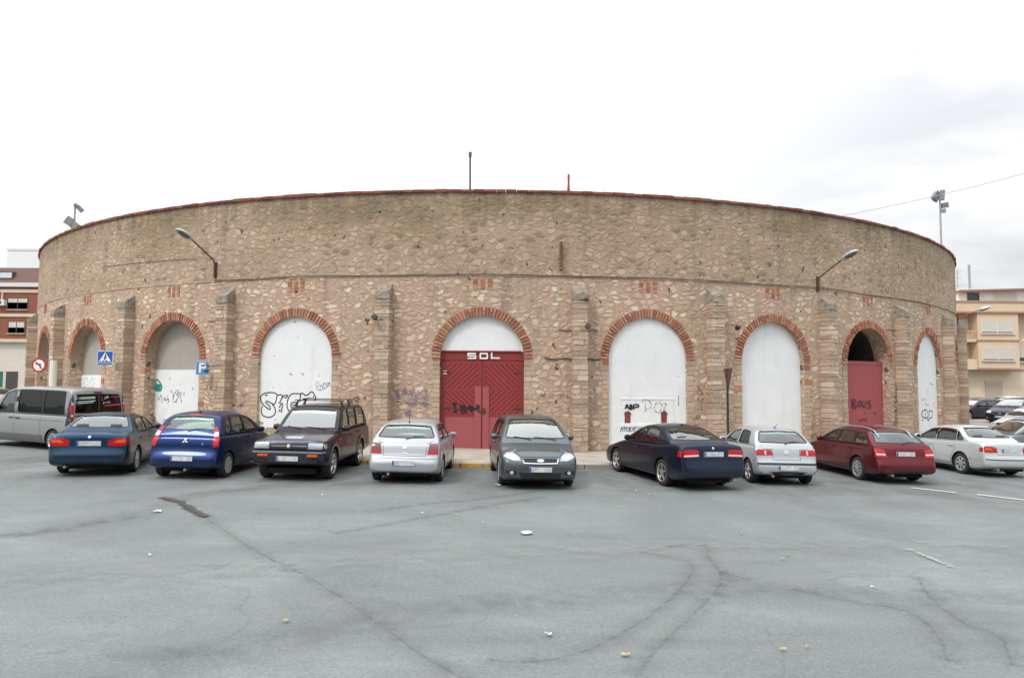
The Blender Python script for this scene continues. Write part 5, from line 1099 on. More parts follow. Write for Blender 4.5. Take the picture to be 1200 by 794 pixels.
        b.verts.index_update(); co = [v.co.copy() for v in b.verts]; fs = [[v.index for v in f.verts] for f in b.faces]; bd = [(e.verts[0].index, e.verts[1].index) for e in b.edges if len(e.link_faces) == 1]; b.free()
        mb = MB(); F_ = []; K_ = []
        for c in co:
            p, d = s.hit(view, c.x, c.y, which); F_.append(mb.vert(p-d*off)); K_.append(mb.vert(p-d*off+d*thick) if thick else None)
        for f in fs: mb.face([F_[i] for i in f])
        if thick:
            for f in fs: mb.face([K_[i] for i in f][::-1])
            for i, j in bd: mb.face((F_[i], F_[j], K_[j], K_[i]))
        me = mb.mesh(name, m); fixn(me); shade(me, smooth); return s.add(name, me, s.body if parent is None else parent)
    def line(s, name, lines, view, w, off, m, parent=None, which='both', closed=False, step=.05):
        mb = MB()
        for pts in lines:
            if closed: pts = list(pts)+[pts[0]]
            P = []
            for p, q in zip(pts, pts[1:]):
                p, q = Vector(p), Vector(q); n = max(1, int((q-p).length/step)); P += [p.lerp(q, k/n) for k in range(n)]
            P.append(Vector(pts[-1])); prev = None
            for i, p in enumerate(P):
                a = P[i-1] if i or not closed else P[-2]; c = P[i+1] if i+1 < len(P) else (P[1] if closed else p); d = (c-a)
                if d.length < 1e-6: continue
                d.normalize(); nn = Vector((-d.y, d.x)); h1, dd = s.hit(view, *(p+nn*w/2), which); h2, _ = s.hit(view, *(p-nn*w/2), which)
                cur = (mb.vert(h1-dd*off), mb.vert(h2-dd*off), h1, h2)
                if prev and (h1-prev[2]).length < step*4: mb.face((prev[0], prev[1], cur[1], cur[0]))
                prev = cur
        me = mb.mesh(name, m); shade(me, 60); return s.add(name, me, s.body if parent is None else parent)
    def mir(s, poly): return [(-a, z) for a, z in poly][::-1]
    # ---- full build
    def build(s, pm):
        s.pm = pm; sp = s.sp; s.shells(); L, W, H = s.L, s.W, s.H; hw = W/2
        ws = sp.get('glass', [G_CLEAR]*9)
        i = s.patch('windscreen', [s.fw], 'F', -.010, .004, G_WS, s.roofp, 'green', 2); s.line('rubber', [s.fw], 'F', .028, .003, M_RUB, i, 'green', True)
        i = s.patch('rear_window', [s.rw], 'R', -.010, .004, sp.get('rglass', G_CLEAR), s.roofp, 'green', 2); s.line('rubber', [s.rw], 'R', .026, .003, M_RUB, i, 'green', True)
        for k, poly in enumerate(s.wins):
            for v in ('SL', 'SR'):
                i = s.patch('side_window', [poly], v, -.008, .004, ws[k], s.roofp, 'green', 1); s.line('rubber', [poly], v, .024, .003, M_RUB, i, 'green', True)
        if sp.get('pillar_black'):
            for (a, c) in sp['pillar_black']:
                poly = [(s.X(a), s.zbl(a)+.03), (s.X(c), s.zbl(c)+.03), (s.X(c+.03), interp(sp['roof'], c)-.09), (s.X(a+.03), interp(sp['roof'], a)-.09)]
                for v in ('SL', 'SR'): s.patch('pillar_cover', [poly], v, .003, 0, M_RUB, s.roofp, 'green', 1)
        # door gaps, handles
        for v in ('SL', 'SR'):
            s.line('door_gap', [[(s.X(a), z) for a, z in ln] for ln in sp['gaps']], v, .011, .0015, M_GRL, None, 'body')
            for (q, z) in sp['handles']:
                p, d = s.hit(v, s.X(q), z, 'body'); b = MB(); sg = -d.y
                b.box(p.x-.10, p.x+.10, min(p.y, p.y+sg*.035), max(p.y, p.y+sg*.035), p.z-.014, p.z+.016)
                me = b.mesh('door_handle', sp.get('hm', pm)); me = ev_mesh(me, ('BEVEL', dict(width=.009, segments=2))); shade(me, 40); s.add('door_handle', me, s.body)
            if sp.get('strip'):
                z0, q0, q1, wd, mm = sp['strip']; fo, wb, r = sp['fo'], sp['wb'], sp['r']+.09
                seg = [(max(q0, .1), fo-r), (fo+r, fo+wb-r), (fo+wb+r, q1)]
                s.line('side_moulding', [[(s.X(a), z0), (s.X(c), z0)] for a, c in seg if c > a], v, wd, .010, mm or pm, None, 'body')
            s.line('sill_cover', [[(s.X(sp['fo']+sp['r']+.08), .255), (s.X(sp['fo']+sp['wb']-sp['r']-.08), .255)]], v, .07, .006, sp.get('sillm', M_RUB), None, 'body')
        # lamps and faces
        for nm, view, polys, m, off, th in sp.get('faces', []):
            for pl in polys: s.patch(nm, [pl], view, off, th, m, None, 'both', 2)
        for nm, view, polys, m, off, th in sp.get('faces2', []):      # mirrored pairs
            for pl in polys:
                s.patch(nm, [pl], view, off, th, m, None, 'both', 3); s.patch(nm, [s.mir(pl)], view, off, th, m, None, 'both', 3)
        for nm, polys, m, off, th in sp.get('sides', []):
            for pl in polys:
                for v in ('SL', 'SR'): s.patch(nm, [[(s.X(a), z) for a, z in pl]], v, off, th, m, None, 'both', 2)
        for nm, view, lines, w, off, m in sp.get('lines', []): s.line(nm, lines, view, w, off, m, None, 'both')
        # number plates
        for view, z, sgx in (('R', sp['plates'][0], -1), ('F', sp['plates'][1], 1)):
            p, d = s.hit(view, 0, z, 'body'); x = p.x+sgx*(.012+(sp.get('plate_off', 0) if view == 'F' else 0)); b = MB(); b.box(min(x, x+sgx*.012), max(x, x+sgx*.012), -.26, .26, z-.056, z+.056); i = s.add('number_plate', b.mesh('number_plate', M_PLATE), s.body)
            b = MB(); y = .26 if view == 'R' else -.26; y1 = y-.045*(1 if y > 0 else -1); xx = x+sgx*.0135; b.poly([(xx, y, z-.05), (xx, y1, z-.05), (xx, y1, z+.05), (xx, y, z+.05)]); s.add('blue_band', b.mesh('b', M_PB), i)
        # wipers
        def wiper(view, pts):
            b = MB(); P = [];
            for (y, z) in pts: p, d = s.hit(view, y, z, 'both'); P.append(p-d*.02)
            b.tube(P, .008, 5); s.add('wiper', b.mesh('wiper', M_RUB), s.roofp)
        z0 = s.fw[1][1]-.02 if len(s.fw) > 1 else 1; zf = min(p[1] for p in s.fw)
        wiper('F', [(.50, zf-.03), (.2, zf+.015), (-.05, zf+.03)]); wiper('F', [(-.12, zf-.03), (-.35, zf+.015), (-.58, zf+.035)])
        if sp.get('rwiper'): zr = min(p[1] for p in s.rw); wiper('R', [(0, zr-.03), (-.18, zr+.025), (-.42, zr+.04)])
        # mirrors
        q, z = sp['mirror']
        for sg in (-1, 1):
            yb = sg*(s.wz(q, z)-.01); b = MB(); x = s.X(q); secs = []
            for y, w, h in ((0, .015, .02), (.05, .02, .025), (.06, .045, .055), (.10, .055, .075), (.18, .055, .072), (.215, .03, .045)):
                secs.append([(x+.0-w*1.1*math.cos(a)-.0, yb+sg*y, z+.01+h*math.sin(a)) for a in [2*math.pi*k/12 for k in range(12)]])
            me = loft(secs, [sp.get('mm', pm)]); shade(me, 50); i = s.add('wing_mirror', me, s.body)
            b = MB(); b.poly([(x-.0625, yb+sg*.075, z-.04), (x-.0625, yb+sg*.2, z-.035), (x-.0625, yb+sg*.2, z+.055), (x-.0625, yb+sg*.075, z+.06)]); s.add('mirror_glass', b.mesh('g', mat('mirror_glass', (.5, .55, .58), .03, metal=1)), i)
        # seats, dashboard, steering wheel
        zf_ = .34; rq = sp['seats']
        def seat(x, y, w, zseat=.58, hb=.62):
            b = MB(); b.box(x-.25, x+.25, y-w/2, y+w/2, zf_, zseat); b.hexa([(x-.27, y-w/2, zseat-.05), (x-.13, y-w/2, zseat-.05), (x-.13, y+w/2, zseat-.05), (x-.27, y+w/2, zseat-.05), (x-.42, y-w/2*.85, zseat+hb), (x-.33, y-w/2*.85, zseat+hb), (x-.33, y+w/2*.85, zseat+hb), (x-.42, y+w/2*.85, zseat+hb)])
            for yy in ([y] if w < .8 else [y-w*.3, y+w*.3]): b.box(x-.44, x-.35, yy-.13, yy+.13, zseat+hb+.03, zseat+hb+.20)
            me = ev_mesh(b.mesh('seat', M_SEAT), ('BEVEL', dict(width=.03, segments=2))); shade(me, 40); s.add('seat', me)
        hb = min(.60, H-.22-.58-.18); seat(s.X(rq[0]), .36, .48, .58, hb); seat(s.X(rq[0]), -.36, .48, .58, hb); seat(s.X(rq[1]), 0, 1.22, .60, hb-.05)
        c0 = sp['roof'][0][0]+sp.get('cav', (.42, .2))[0]; b = MB(); zd = s.zbl(c0); b.hexa([(s.X(c0+.25), -.62, zf_+.2), (s.X(c0-.02), -.62, zf_+.2), (s.X(c0-.02), .62, zf_+.2), (s.X(c0+.25), .62, zf_+.2), (s.X(c0+.20), -.62, zd-.05), (s.X(c0-.02), -.62, zd-.02), (s.X(c0-.02), .62, zd-.02), (s.X(c0+.20), .62, zd-.05)]); s.add('dashboard', b.mesh('d', M_DASH))
        b = MB(); cx, cz = s.X(c0+.36), zd+.0; b.tube([(cx+.06*math.sin(a), .36+.185*math.cos(a), cz+.175*math.sin(a)) for a in [2*math.pi*k/20 for k in range(21)]], .014, 6); b.tube([(cx-.02, .36, cz-.05), (cx+.2, .36, cz-.12)], .03, 6); b.box(cx-.01, cx+.015, .19, .53, cz-.03, cz+.02); s.add('steering_wheel', b.mesh('sw', M_RUB))
        b = MB(); x, zz = s.X(sp['ws'][1]+.08), H-.17; b.box(x-.015, x+.015, -.12, .12, zz-.03, zz+.03); s.add('rear_view_mirror', b.mesh('rm', M_RUB))
        # underside
        b = MB(); b.box(-L/2+.25, L/2-.25, -hw+.33, hw-.33, .17, .30); s.add('floor_pan', b.mesh('u', M_WELL))
        if sp.get('exhaust') is not None:
            b = MB(); p, d = s.hit('R', sp['exhaust'], .33, 'body'); b.tube([(p.x+.35, sp['exhaust'], .25), (p.x-.02, sp['exhaust'], .245)], .03, 10); s.add('exhaust_pipe', b.mesh('e', M_GALV))
        if sp.get('aerial'):
            q, lean, ln = sp['aerial']; p, d = s.hit('T', s.X(q), 0, 'green'); b = MB(); b.tube([p, p+Vector((-lean, 0, ln))], .006, 5); b.tube([p, p+Vector((-.02, 0, .03))], .02, 6); s.add('aerial', b.mesh('a', M_RUB), s.roofp)
        if sp.get('rails'):
            q0, q1, mm = sp['rails']
            for sg in (-1, 1):
                b = MB(); P = []
                for k in range(9): q = q0+(q1-q0)*k/8; y = sg*(s.wtp-.10); p, d = s.hit('T', s.X(q), y, 'green'); P.append(p+Vector((0, 0, .035 if 0 < k < 8 else .0)))
                b.tube(P, .018, 8); s.add('roof_rail', b.mesh('r', mm), s.roofp)
        if sp.get('rack'):
            for q in sp['rack']:
                b = MB(); w = s.wtp-.02; p, d = s.hit('T', s.X(q), w-.12, 'green'); z = p.z; b.box(s.X(q)-.016, s.X(q)+.016, -w-.03, w+.03, z+.12, z+.145)
                for sg in (-1, 1): b.hexa([(s.X(q)-.03, sg*w-.03, z-.03), (s.X(q)+.03, sg*w-.03, z-.03), (s.X(q)+.03, sg*w+.03, z-.03), (s.X(q)-.03, sg*w+.03, z-.03), (s.X(q)-.02, sg*(w-.06)-.02, z+.122), (s.X(q)+.02, sg*(w-.06)-.02, z+.122), (s.X(q)+.02, sg*(w-.06)+.02, z+.122), (s.X(q)-.02, sg*(w-.06)+.02, z+.122)])
                s.add('roof_bar', b.mesh('rb', M_RUB), s.roofp)
        if sp.get('flares'):
            for q in (sp['fo'], sp['fo']+sp['wb']):
                for v in ('SL', 'SR'):
                    r = sp['r']+.085; s.line('wheel_arch_trim', [[(s.X(q)+r*math.cos(a), sp['r']+r*math.sin(a)) for a in [math.pi*(-.06+1.12*k/22) for k in range(23)]]], v, .07, .022, sp['flares'], None, 'body')
        # wheels
        for q in (sp['fo'], sp['fo']+sp['wb']):
            for sg in (-1, 1):
                s.wheel(s.X(q), sg*(hw-.015), sg, sp['r'], sp.get('tw', .195), sp.get('rim', 'five'))
        return s.parts
    def wheel(s, x, y, sg, r, tw, style):
        c = (x, y, r); rimr = r*sp_rim.get(style, .66)
        b = MB(); pr = [(-tw, rimr), (-tw+.005, r*.86), (-tw+.02, r*.97), (-tw*.75, r), (-tw*.25, r), (-.02, r*.97), (-.003, r*.86), (-.008, rimr+.012), (-.02, rimr)]
        b.lathe([(h*sg, q) for h, q in pr], 36, c=c); me = b.mesh('wheel', M_TYRE); fixn(me); shade(me, 40); w = s.add('wheel', me)
        b = MB(); b.lathe([(h*sg, q) for h, q in ((-tw, rimr), (-.10, rimr*.92), (-.03, rimr*.96), (-.010, rimr+.004), (-.006, rimr-.006), (-.018, rimr-.018))], 32, c=c)
        def P(rad, a, d): return (c[0]+rad*math.cos(a), c[1]+sg*d, c[2]+rad*math.sin(a))
        m = M_ALLOY
        if style in ('five', 'star'):
            n = 5; w0, w1 = (.055, .052) if style == 'five' else (.05, .07)
            for k in range(n):
                a = 2*math.pi*k/n+.3
                for (ra, rb, wa, wb_) in ((.045, rimr-.01, w0, w1),):
                    da, db = math.atan2(wa/2, ra), math.atan2(wb_/2, rb)
                    b.hexa([P(ra, a-da, -.035), P(rb, a-db, -.025), P(rb, a+db, -.025), P(ra, a+da, -.035), P(ra, a-da*.9, -.012), P(rb, a-db*.8, -.012), P(rb, a+db*.8, -.012), P(ra, a+da*.9, -.012)])
        elif style in ('seven', 'ten', 'cap'):
            n = {'seven': 7, 'ten': 10, 'cap': 9}[style]; m = M_ALLOY if style != 'cap' else M_CAPW
            f = {'seven': .55, 'ten': .5, 'cap': .70}[style]
            for k in range(n):
                a = 2*math.pi*k/n+.2; da = math.pi/n*f; r0 = .05; r1 = rimr-.008
                b.hexa([P(r0, a-da*1.3, -.035), P(r1, a-da, -.03), P(r1, a+da, -.03), P(r0, a+da*1.3, -.035), P(r0, a-da*1.3, -.008), P(r1, a-da*.92, -.014), P(r1, a+da*.92, -.014), P(r0, a+da*1.3, -.008)])
            b.lathe([(h*sg, q) for h, q in ((-.014, rimr*.86), (-.010, rimr*.9), (-.012, rimr*.99))], 32, c=c)
        b.lathe([(h*sg, q) for h, q in ((-.03, .075), (-.010, .07), (-.004, .045), (-.002, .0))], 20, c=c)
        me = b.mesh('rim', m); fixn(me); shade(me, 35); s.add('rim', me, w)
        b = MB(); b.lathe([(-.05*sg, .0), (-.05*sg, rimr*.93)], 24, c=c); s.add('brake_disc', b.mesh('bd', M_DISC), w)
sp_rim = dict(five=.68, star=.66, seven=.66, ten=.68, cap=.64)

def rt4(y0, y1, z0, z1): return [(y0, z0), (y1, z0), (y1, z1), (y0, z1)]
PX = lambda *a: list(a)
SPECS = {}
# saloon of the early 2000s (two cars share it)
SPECS['saloon'] = dict(dim=(4.47, 1.74, 1.415), wb=2.725, fo=.75, r=.315, wg=(.80, .565), crown=.03,
  top=[(0, .50), (.03, .60), (.09, .68), (.35, .77), (.8, .86), (1.28, .93), (1.6, .93), (2.6, .955), (3.5, .99), (3.62, 1.005), (4.0, 1.02), (4.28, 1.015), (4.345, .97), (4.375, .72), (4.385, .62), (4.43, .60), (4.47, .52)],
  roof=[(1.18, .90), (1.45, 1.07), (1.80, 1.26), (2.05, 1.355), (2.4, 1.40), (2.85, 1.405), (3.15, 1.365), (3.45, 1.22), (3.72, 1.06), (3.85, .98)],
  wins=[(1.52, 2.30, 2.00, 2.34), (2.36, 3.22, 2.39, 3.12), (3.27, 3.56, 3.17, 3.26)], ws=(1.36, 1.97), rs=(3.62, 3.14), cav=(.45, .42), pillar_black=[(2.31, 2.36), (3.22, 3.27)],
  gaps=[[(1.42, .30), (1.42, .90)], [(2.33, .30), (2.34, .92)], [(3.22, .93), (3.26, .75), (3.15, .60), (3.05, .32)], [(1.42, .32), (3.05, .32)]], handles=[(2.18, .80), (3.1, .83)], strip=(.53, .35, 4.30, .045, None),
  faces2=[('tail_light', 'R', [[(.40, .73), (.60, .72), (.79, .73), (.79, .86), (.75, .905), (.58, .90), (.40, .84)]], M_TL, .008, .03), ('indicator', 'R', [[(.52, .79), (.77, .80), (.77, .86), (.60, .86)]], M_TLO, .012, .01), ('headlight', 'F', [[(.42, .58), (.78, .60), (.82, .70), (.40, .69)]], M_HL, .01, .03)],
  sides=[('tail_light', [[(4.22, .75), (4.37, .74), (4.36, .87), (4.25, .875)]], M_TL, .008, .01)],
  faces=[('grille', 'F', [rt4(.06, .34, .56, .68), rt4(-.34, -.06, .56, .68)], M_GRL, .008, .01), ('lower_intake', 'F', [rt4(-.55, .55, .27, .37)], M_GRL, .004, 0), ('badge', 'R', [[(.035*math.cos(k*.785), .93+.035*math.sin(k*.785)) for k in range(8)]], M_BADGE, .01, .005)],
  lines=[('boot_gap', 'R', [[(-.62, .99), (-.60, .90), (-.42, .88), (-.40, .66), (.40, .66), (.42, .88), (.60, .90), (.62, .99)]], .010, .002, M_GRL), ('bumper_strip', 'R', [[(-.84, .535), (-.4, .52), (.4, .52), (.84, .535)]], .028, .008, M_RUB)],
  plates=(.78, .40), mirror=(1.62, .99), seats=(2.35, 3.2), exhaust=.45, rim='seven', bot=[(0, .26), (.3, .19), (4.1, .2), (4.35, .27), (4.47, .33)])
# bigger dark saloon
SPECS['saloon_large'] = dict(dim=(4.64, 1.76, 1.45), wb=2.675, fo=.92, r=.325, wg=(.81, .58), crown=.035,
  top=[(0, .50), (.03, .58), (.10, .68), (.4, .79), (.9, .88), (1.38, .95), (1.7, .95), (2.7, .975), (3.5, 1.01), (3.75, 1.05), (4.1, 1.085), (4.46, 1.09), (4.515, 1.03), (4.545, .80), (4.55, .66), (4.60, .64), (4.64, .52)],
  roof=[(1.28, .92), (1.55, 1.10), (1.90, 1.29), (2.2, 1.395), (2.55, 1.44), (2.9, 1.43), (3.2, 1.385), (3.55, 1.25), (3.9, 1.10), (4.02, 1.04)],
  wins=[(1.65, 2.42, 2.14, 2.45), (2.50, 3.28, 2.53, 3.18)], ws=(1.46, 2.10), rs=(3.80, 3.22), cav=(.45, .45), pillar_black=[(2.42, 2.50)],
  gaps=[[(1.52, .30), (1.52, .92)], [(2.45, .30), (2.46, .94)], [(3.33, .96), (3.36, .75), (3.22, .60), (3.1, .32)], [(1.52, .32), (3.1, .32)]], handles=[(2.28, .84), (3.18, .88)], strip=(.56, .5, 4.3, .035, None),
  faces2=[('tail_light', 'R', [[(.38, .80), (.60, .79), (.79, .78), (.80, .90), (.76, .955), (.60, .965), (.40, .95)]], M_TL, .008, .03), ('reversing_light', 'R', [[(.40, .812), (.78, .80), (.78, .835), (.40, .85)]], M_TLW, .012, .01), ('headlight', 'F', [[(.40, .60), (.78, .62), (.82, .74), (.38, .70)]], M_HL, .01, .03)],
  sides=[('tail_light', [[(4.36, .79), (4.54, .79), (4.53, .93), (4.40, .94)]], M_TL, .008, .01)],
  faces=[('grille', 'F', [[(-.2, .58), (.2, .58), (.26, .70), (-.26, .70)]], M_GRL, .008, .01), ('badge', 'R', [[(.032*math.cos(k*.785), 1.0+.032*math.sin(k*.785)) for k in range(8)]], M_BADGE, .012, .005)],
  lines=[('boot_gap', 'R', [[(-.66, 1.06), (-.62, .98), (-.37, .96), (-.36, .70), (.36, .70), (.37, .96), (.62, .98), (.66, 1.06)]], .010, .002, M_GRL), ('bumper_gap', 'R', [[(-.84, .70), (-.4, .665), (.4, .665), (.84, .70)]], .012, .003, M_GRL)],
  plates=(.86, .40), mirror=(1.76, 1.02), seats=(2.5, 3.3), exhaust=-.5, rim='five', aerial=(3.05, .05, .05), bot=[(0, .26), (.3, .19), (4.2, .2), (4.45, .27), (4.64, .33)])
# upright three door hatchback with tall corner lamps
SPECS['hatch'] = dict(dim=(4.15, 1.735, 1.44), wb=2.51, fo=.83, r=.315, wg=(.80, .59), crown=.03,
  top=[(0, .50), (.03, .60), (.1, .70), (.5, .82), (.95, .89), (1.2, .93), (1.5, .93), (2.6, .955), (3.5, .975), (3.86, .98), (3.95, .95), (4.0, .80), (4.03, .68), (4.04, .60), (4.10, .585), (4.15, .50)],
  roof=[(1.10, .90), (1.40, 1.09), (1.75, 1.28), (2.0, 1.375), (2.35, 1.42), (2.9, 1.42), (3.3, 1.395), (3.50, 1.36), (3.68, 1.20), (3.88, 1.0), (3.93, .93)],
  wins=[(1.50, 2.52, 1.98, 2.56), (2.62, 3.36, 2.65, 3.22)], ws=(1.28, 1.92), rs=(3.80, 3.53), cav=(.45, .12), pillar_black=[(2.54, 2.61)], rwiper=True,
  gaps=[[(1.36, .30), (1.36, .90)], [(2.55, .30), (2.56, .93)], [(1.36, .32), (2.55, .32)]], handles=[(2.38, .83)], strip=(.55, .4, 3.9, .035, None),
  faces2=[('tail_light', 'R', [[(.54, .70), (.79, .71), (.80, .94), (.74, .955), (.58, .95)]], M_TLD, .008, .03), ('brake_light', 'R', [[(.55, .705), (.80, .72), (.80, .79), (.56, .78)]], M_TL, .012, .01), ('headlight', 'F', [[(.42, .60), (.76, .62), (.78, .73), (.42, .72)]], M_HL, .01, .03)],
  faces=[('grille', 'F', [rt4(-.38, .38, .60, .70)], M_GRL, .008, .01), ('badge', 'R', [[(.055*math.cos(k*.628), .87+.055*math.sin(k*.628)) for k in range(10)]], M_BADGE, .01, .006), ('badge', 'R', [rt4(-.09, .07, .715, .735)], M_BADGE, .006, .003)],
  lines=[('tailgate_gap', 'R', [[(-.66, 1.0), (-.52, .94), (-.50, .66), (.50, .66), (.52, .94), (.66, 1.0)], [(-.84, .60), (.84, .60)]], .010, .002, M_GRL)],
  plates=(.50, .38), mirror=(1.6, .98), seats=(2.25, 3.05), exhaust=.35, rim='ten', aerial=(3.40, .05, .22))
# rounder three door hatchback with wide lamps and a black bumper strip
SPECS['hatch_small'] = dict(dim=(3.85, 1.64, 1.42), wb=2.44, fo=.77, r=.30, wg=(.755, .55), crown=.03,
  top=[(0, .50), (.03, .58), (.1, .68), (.5, .79), (.9, .86), (1.10, .90), (1.4, .91), (2.5, .945), (3.3, .975), (3.58, .98), (3.66, .95), (3.71, .80), (3.73, .68), (3.74, .60), (3.80, .585), (3.85, .48)],
  roof=[(1.0, .88), (1.30, 1.07), (1.65, 1.26), (1.9, 1.345), (2.25, 1.395), (2.7, 1.395), (3.0, 1.37), (3.20, 1.335), (3.40, 1.17), (3.60, 1.0), (3.65, .93)],
  wins=[(1.38, 2.30, 1.85, 2.30), (2.42, 3.12, 2.42, 2.98)], ws=(1.18, 1.82), rs=(3.52, 3.22), cav=(.45, .12), rwiper=True, glass=[G_CLEAR, G_DARK],
  gaps=[[(1.25, .30), (1.25, .87)], [(2.34, .30), (2.35, .92)], [(1.25, .32), (2.34, .32)]], handles=[(2.2, .82)], strip=(.52, .4, 3.6, .03, None),
  faces2=[('tail_light', 'R', [[(.36, .76), (.76, .745), (.78, .87), (.70, .895), (.38, .885)]], M_TL, .008, .03), ('reversing_light', 'R', [[(.52, .77), (.56, .77), (.56, .87), (.52, .87)]], M_TLW, .012, .01), ('headlight', 'F', [[(.40, .58), (.72, .60), (.74, .70), (.38, .68)]], M_HL, .01, .03)],
  faces=[('grille', 'F', [rt4(-.30, .30, .58, .67)], M_GRL, .008, .01), ('badge', 'R', [[(.06*math.cos(k*.628), .83+.06*math.sin(k*.628)) for k in range(10)]], M_BADGE, .01, .006), ('lower_bumper', 'R', [rt4(-.70, .70, .27, .36)], M_RUB, .008, 0)],
  lines=[('tailgate_gap', 'R', [[(-.62, 1.0), (-.58, .91), (-.35, .90), (-.35, .64), (.35, .64), (.35, .90), (.58, .91), (.62, 1.0)]], .010, .002, M_GRL), ('bumper_strip', 'R', [[(-.80, .545), (-.4, .55), (.4, .55), (.80, .545)]], .05, .010, M_RUB)],
  plates=(.45, .38), mirror=(1.5, .96), seats=(2.1, 2.85), exhaust=.4, rim='star', aerial=(3.0, .16, .12))
# tall five door hatchback with tall lamps up the pillars
SPECS['hatch_tall'] = dict(dim=(3.87, 1.695, 1.55), wb=2.50, fo=.68, r=.30, wg=(.785, .60), crown=.03,
  top=[(0, .52), (.03, .64), (.09, .76), (.4, .88), (.7, .94), (.9, .97), (1.2, .98), (2.4, 1.0), (3.3, 1.02), (3.60, 1.03), (3.68, .99), (3.73, .84), (3.75, .68), (3.76, .61), (3.82, .595), (3.87, .48)],
  roof=[(.78, .94), (1.10, 1.16), (1.50, 1.36), (1.8, 1.46), (2.2, 1.525), (2.7, 1.525), (3.1, 1.495), (3.32, 1.46), (3.46, 1.28), (3.62, 1.06), (3.67, .98)],
  wins=[(1.28, 2.10, 1.72, 2.14), (2.18, 2.88, 2.21, 2.82), (2.95, 3.28, 2.90, 3.10)], ws=(.98, 1.72), rs=(3.55, 3.34, .13, .15), cav=(.5, .12), pillar_black=[(2.11, 2.18)], rwiper=True,
  gaps=[[(1.1, .30), (1.1, .95)], [(2.13, .30), (2.14, .98)], [(2.90, 1.0), (2.92, .8), (2.75, .6), (2.65, .32)], [(1.1, .32), (2.65, .32)]], handles=[(1.98, .88), (2.76, .92)],
  faces2=[('tail_light', 'R', [[(.68, .76), (.80, .78), (.775, 1.0), (.685, 1.18), (.62, 1.30), (.585, 1.30), (.61, 1.18), (.645, 1.0)]], M_TL, .010, .03), ('reversing_light', 'R', [[(.665, 1.0), (.76, 1.01), (.725, 1.12), (.64, 1.10)]], M_TLW, .014, .01), ('headlight', 'F', [[(.45, .66), (.74, .70), (.74, .84), (.48, .80)]], M_HL, .01, .03)],
  faces=[('grille', 'F', [rt4(-.32, .32, .62, .70)], M_GRL, .008, .01), ('badge', 'R', [[(0, .965), (-.022, .93), (0, .895), (.022, .93)], [(0, .895), (-.045, .895), (-.065, .86), (-.02, .86)], [(0, .895), (.02, .86), (.065, .86), (.045, .895)]], M_BADGE, .01, .005), ('high_brake_light', 'R', [rt4(-.15, .15, 1.475, 1.50)], M_TL, .01, .01)],
  lines=[('tailgate_gap', 'R', [[(-.60, 1.0), (-.62, .78), (-.60, .66), (.60, .66), (.62, .78), (.60, 1.0)]], .010, .002, M_GRL), ('handle_recess', 'R', [[(-.10, .79), (.10, .79)]], .022, .004, M_GRL), ('badge', 'R', [[(-.52, .815), (-.50, .85)], [(-.48, .815), (-.48, .85)], [(-.44, .815), (-.42, .85), (-.40, .815)], [(-.37, .85), (-.34, .815)]], .012, .008, M_BADGE)],
  plates=(.50, .38), mirror=(1.38, 1.03), seats=(1.95, 2.7), exhaust=-.1, rim='cap', aerial=(3.0, .08, .10))
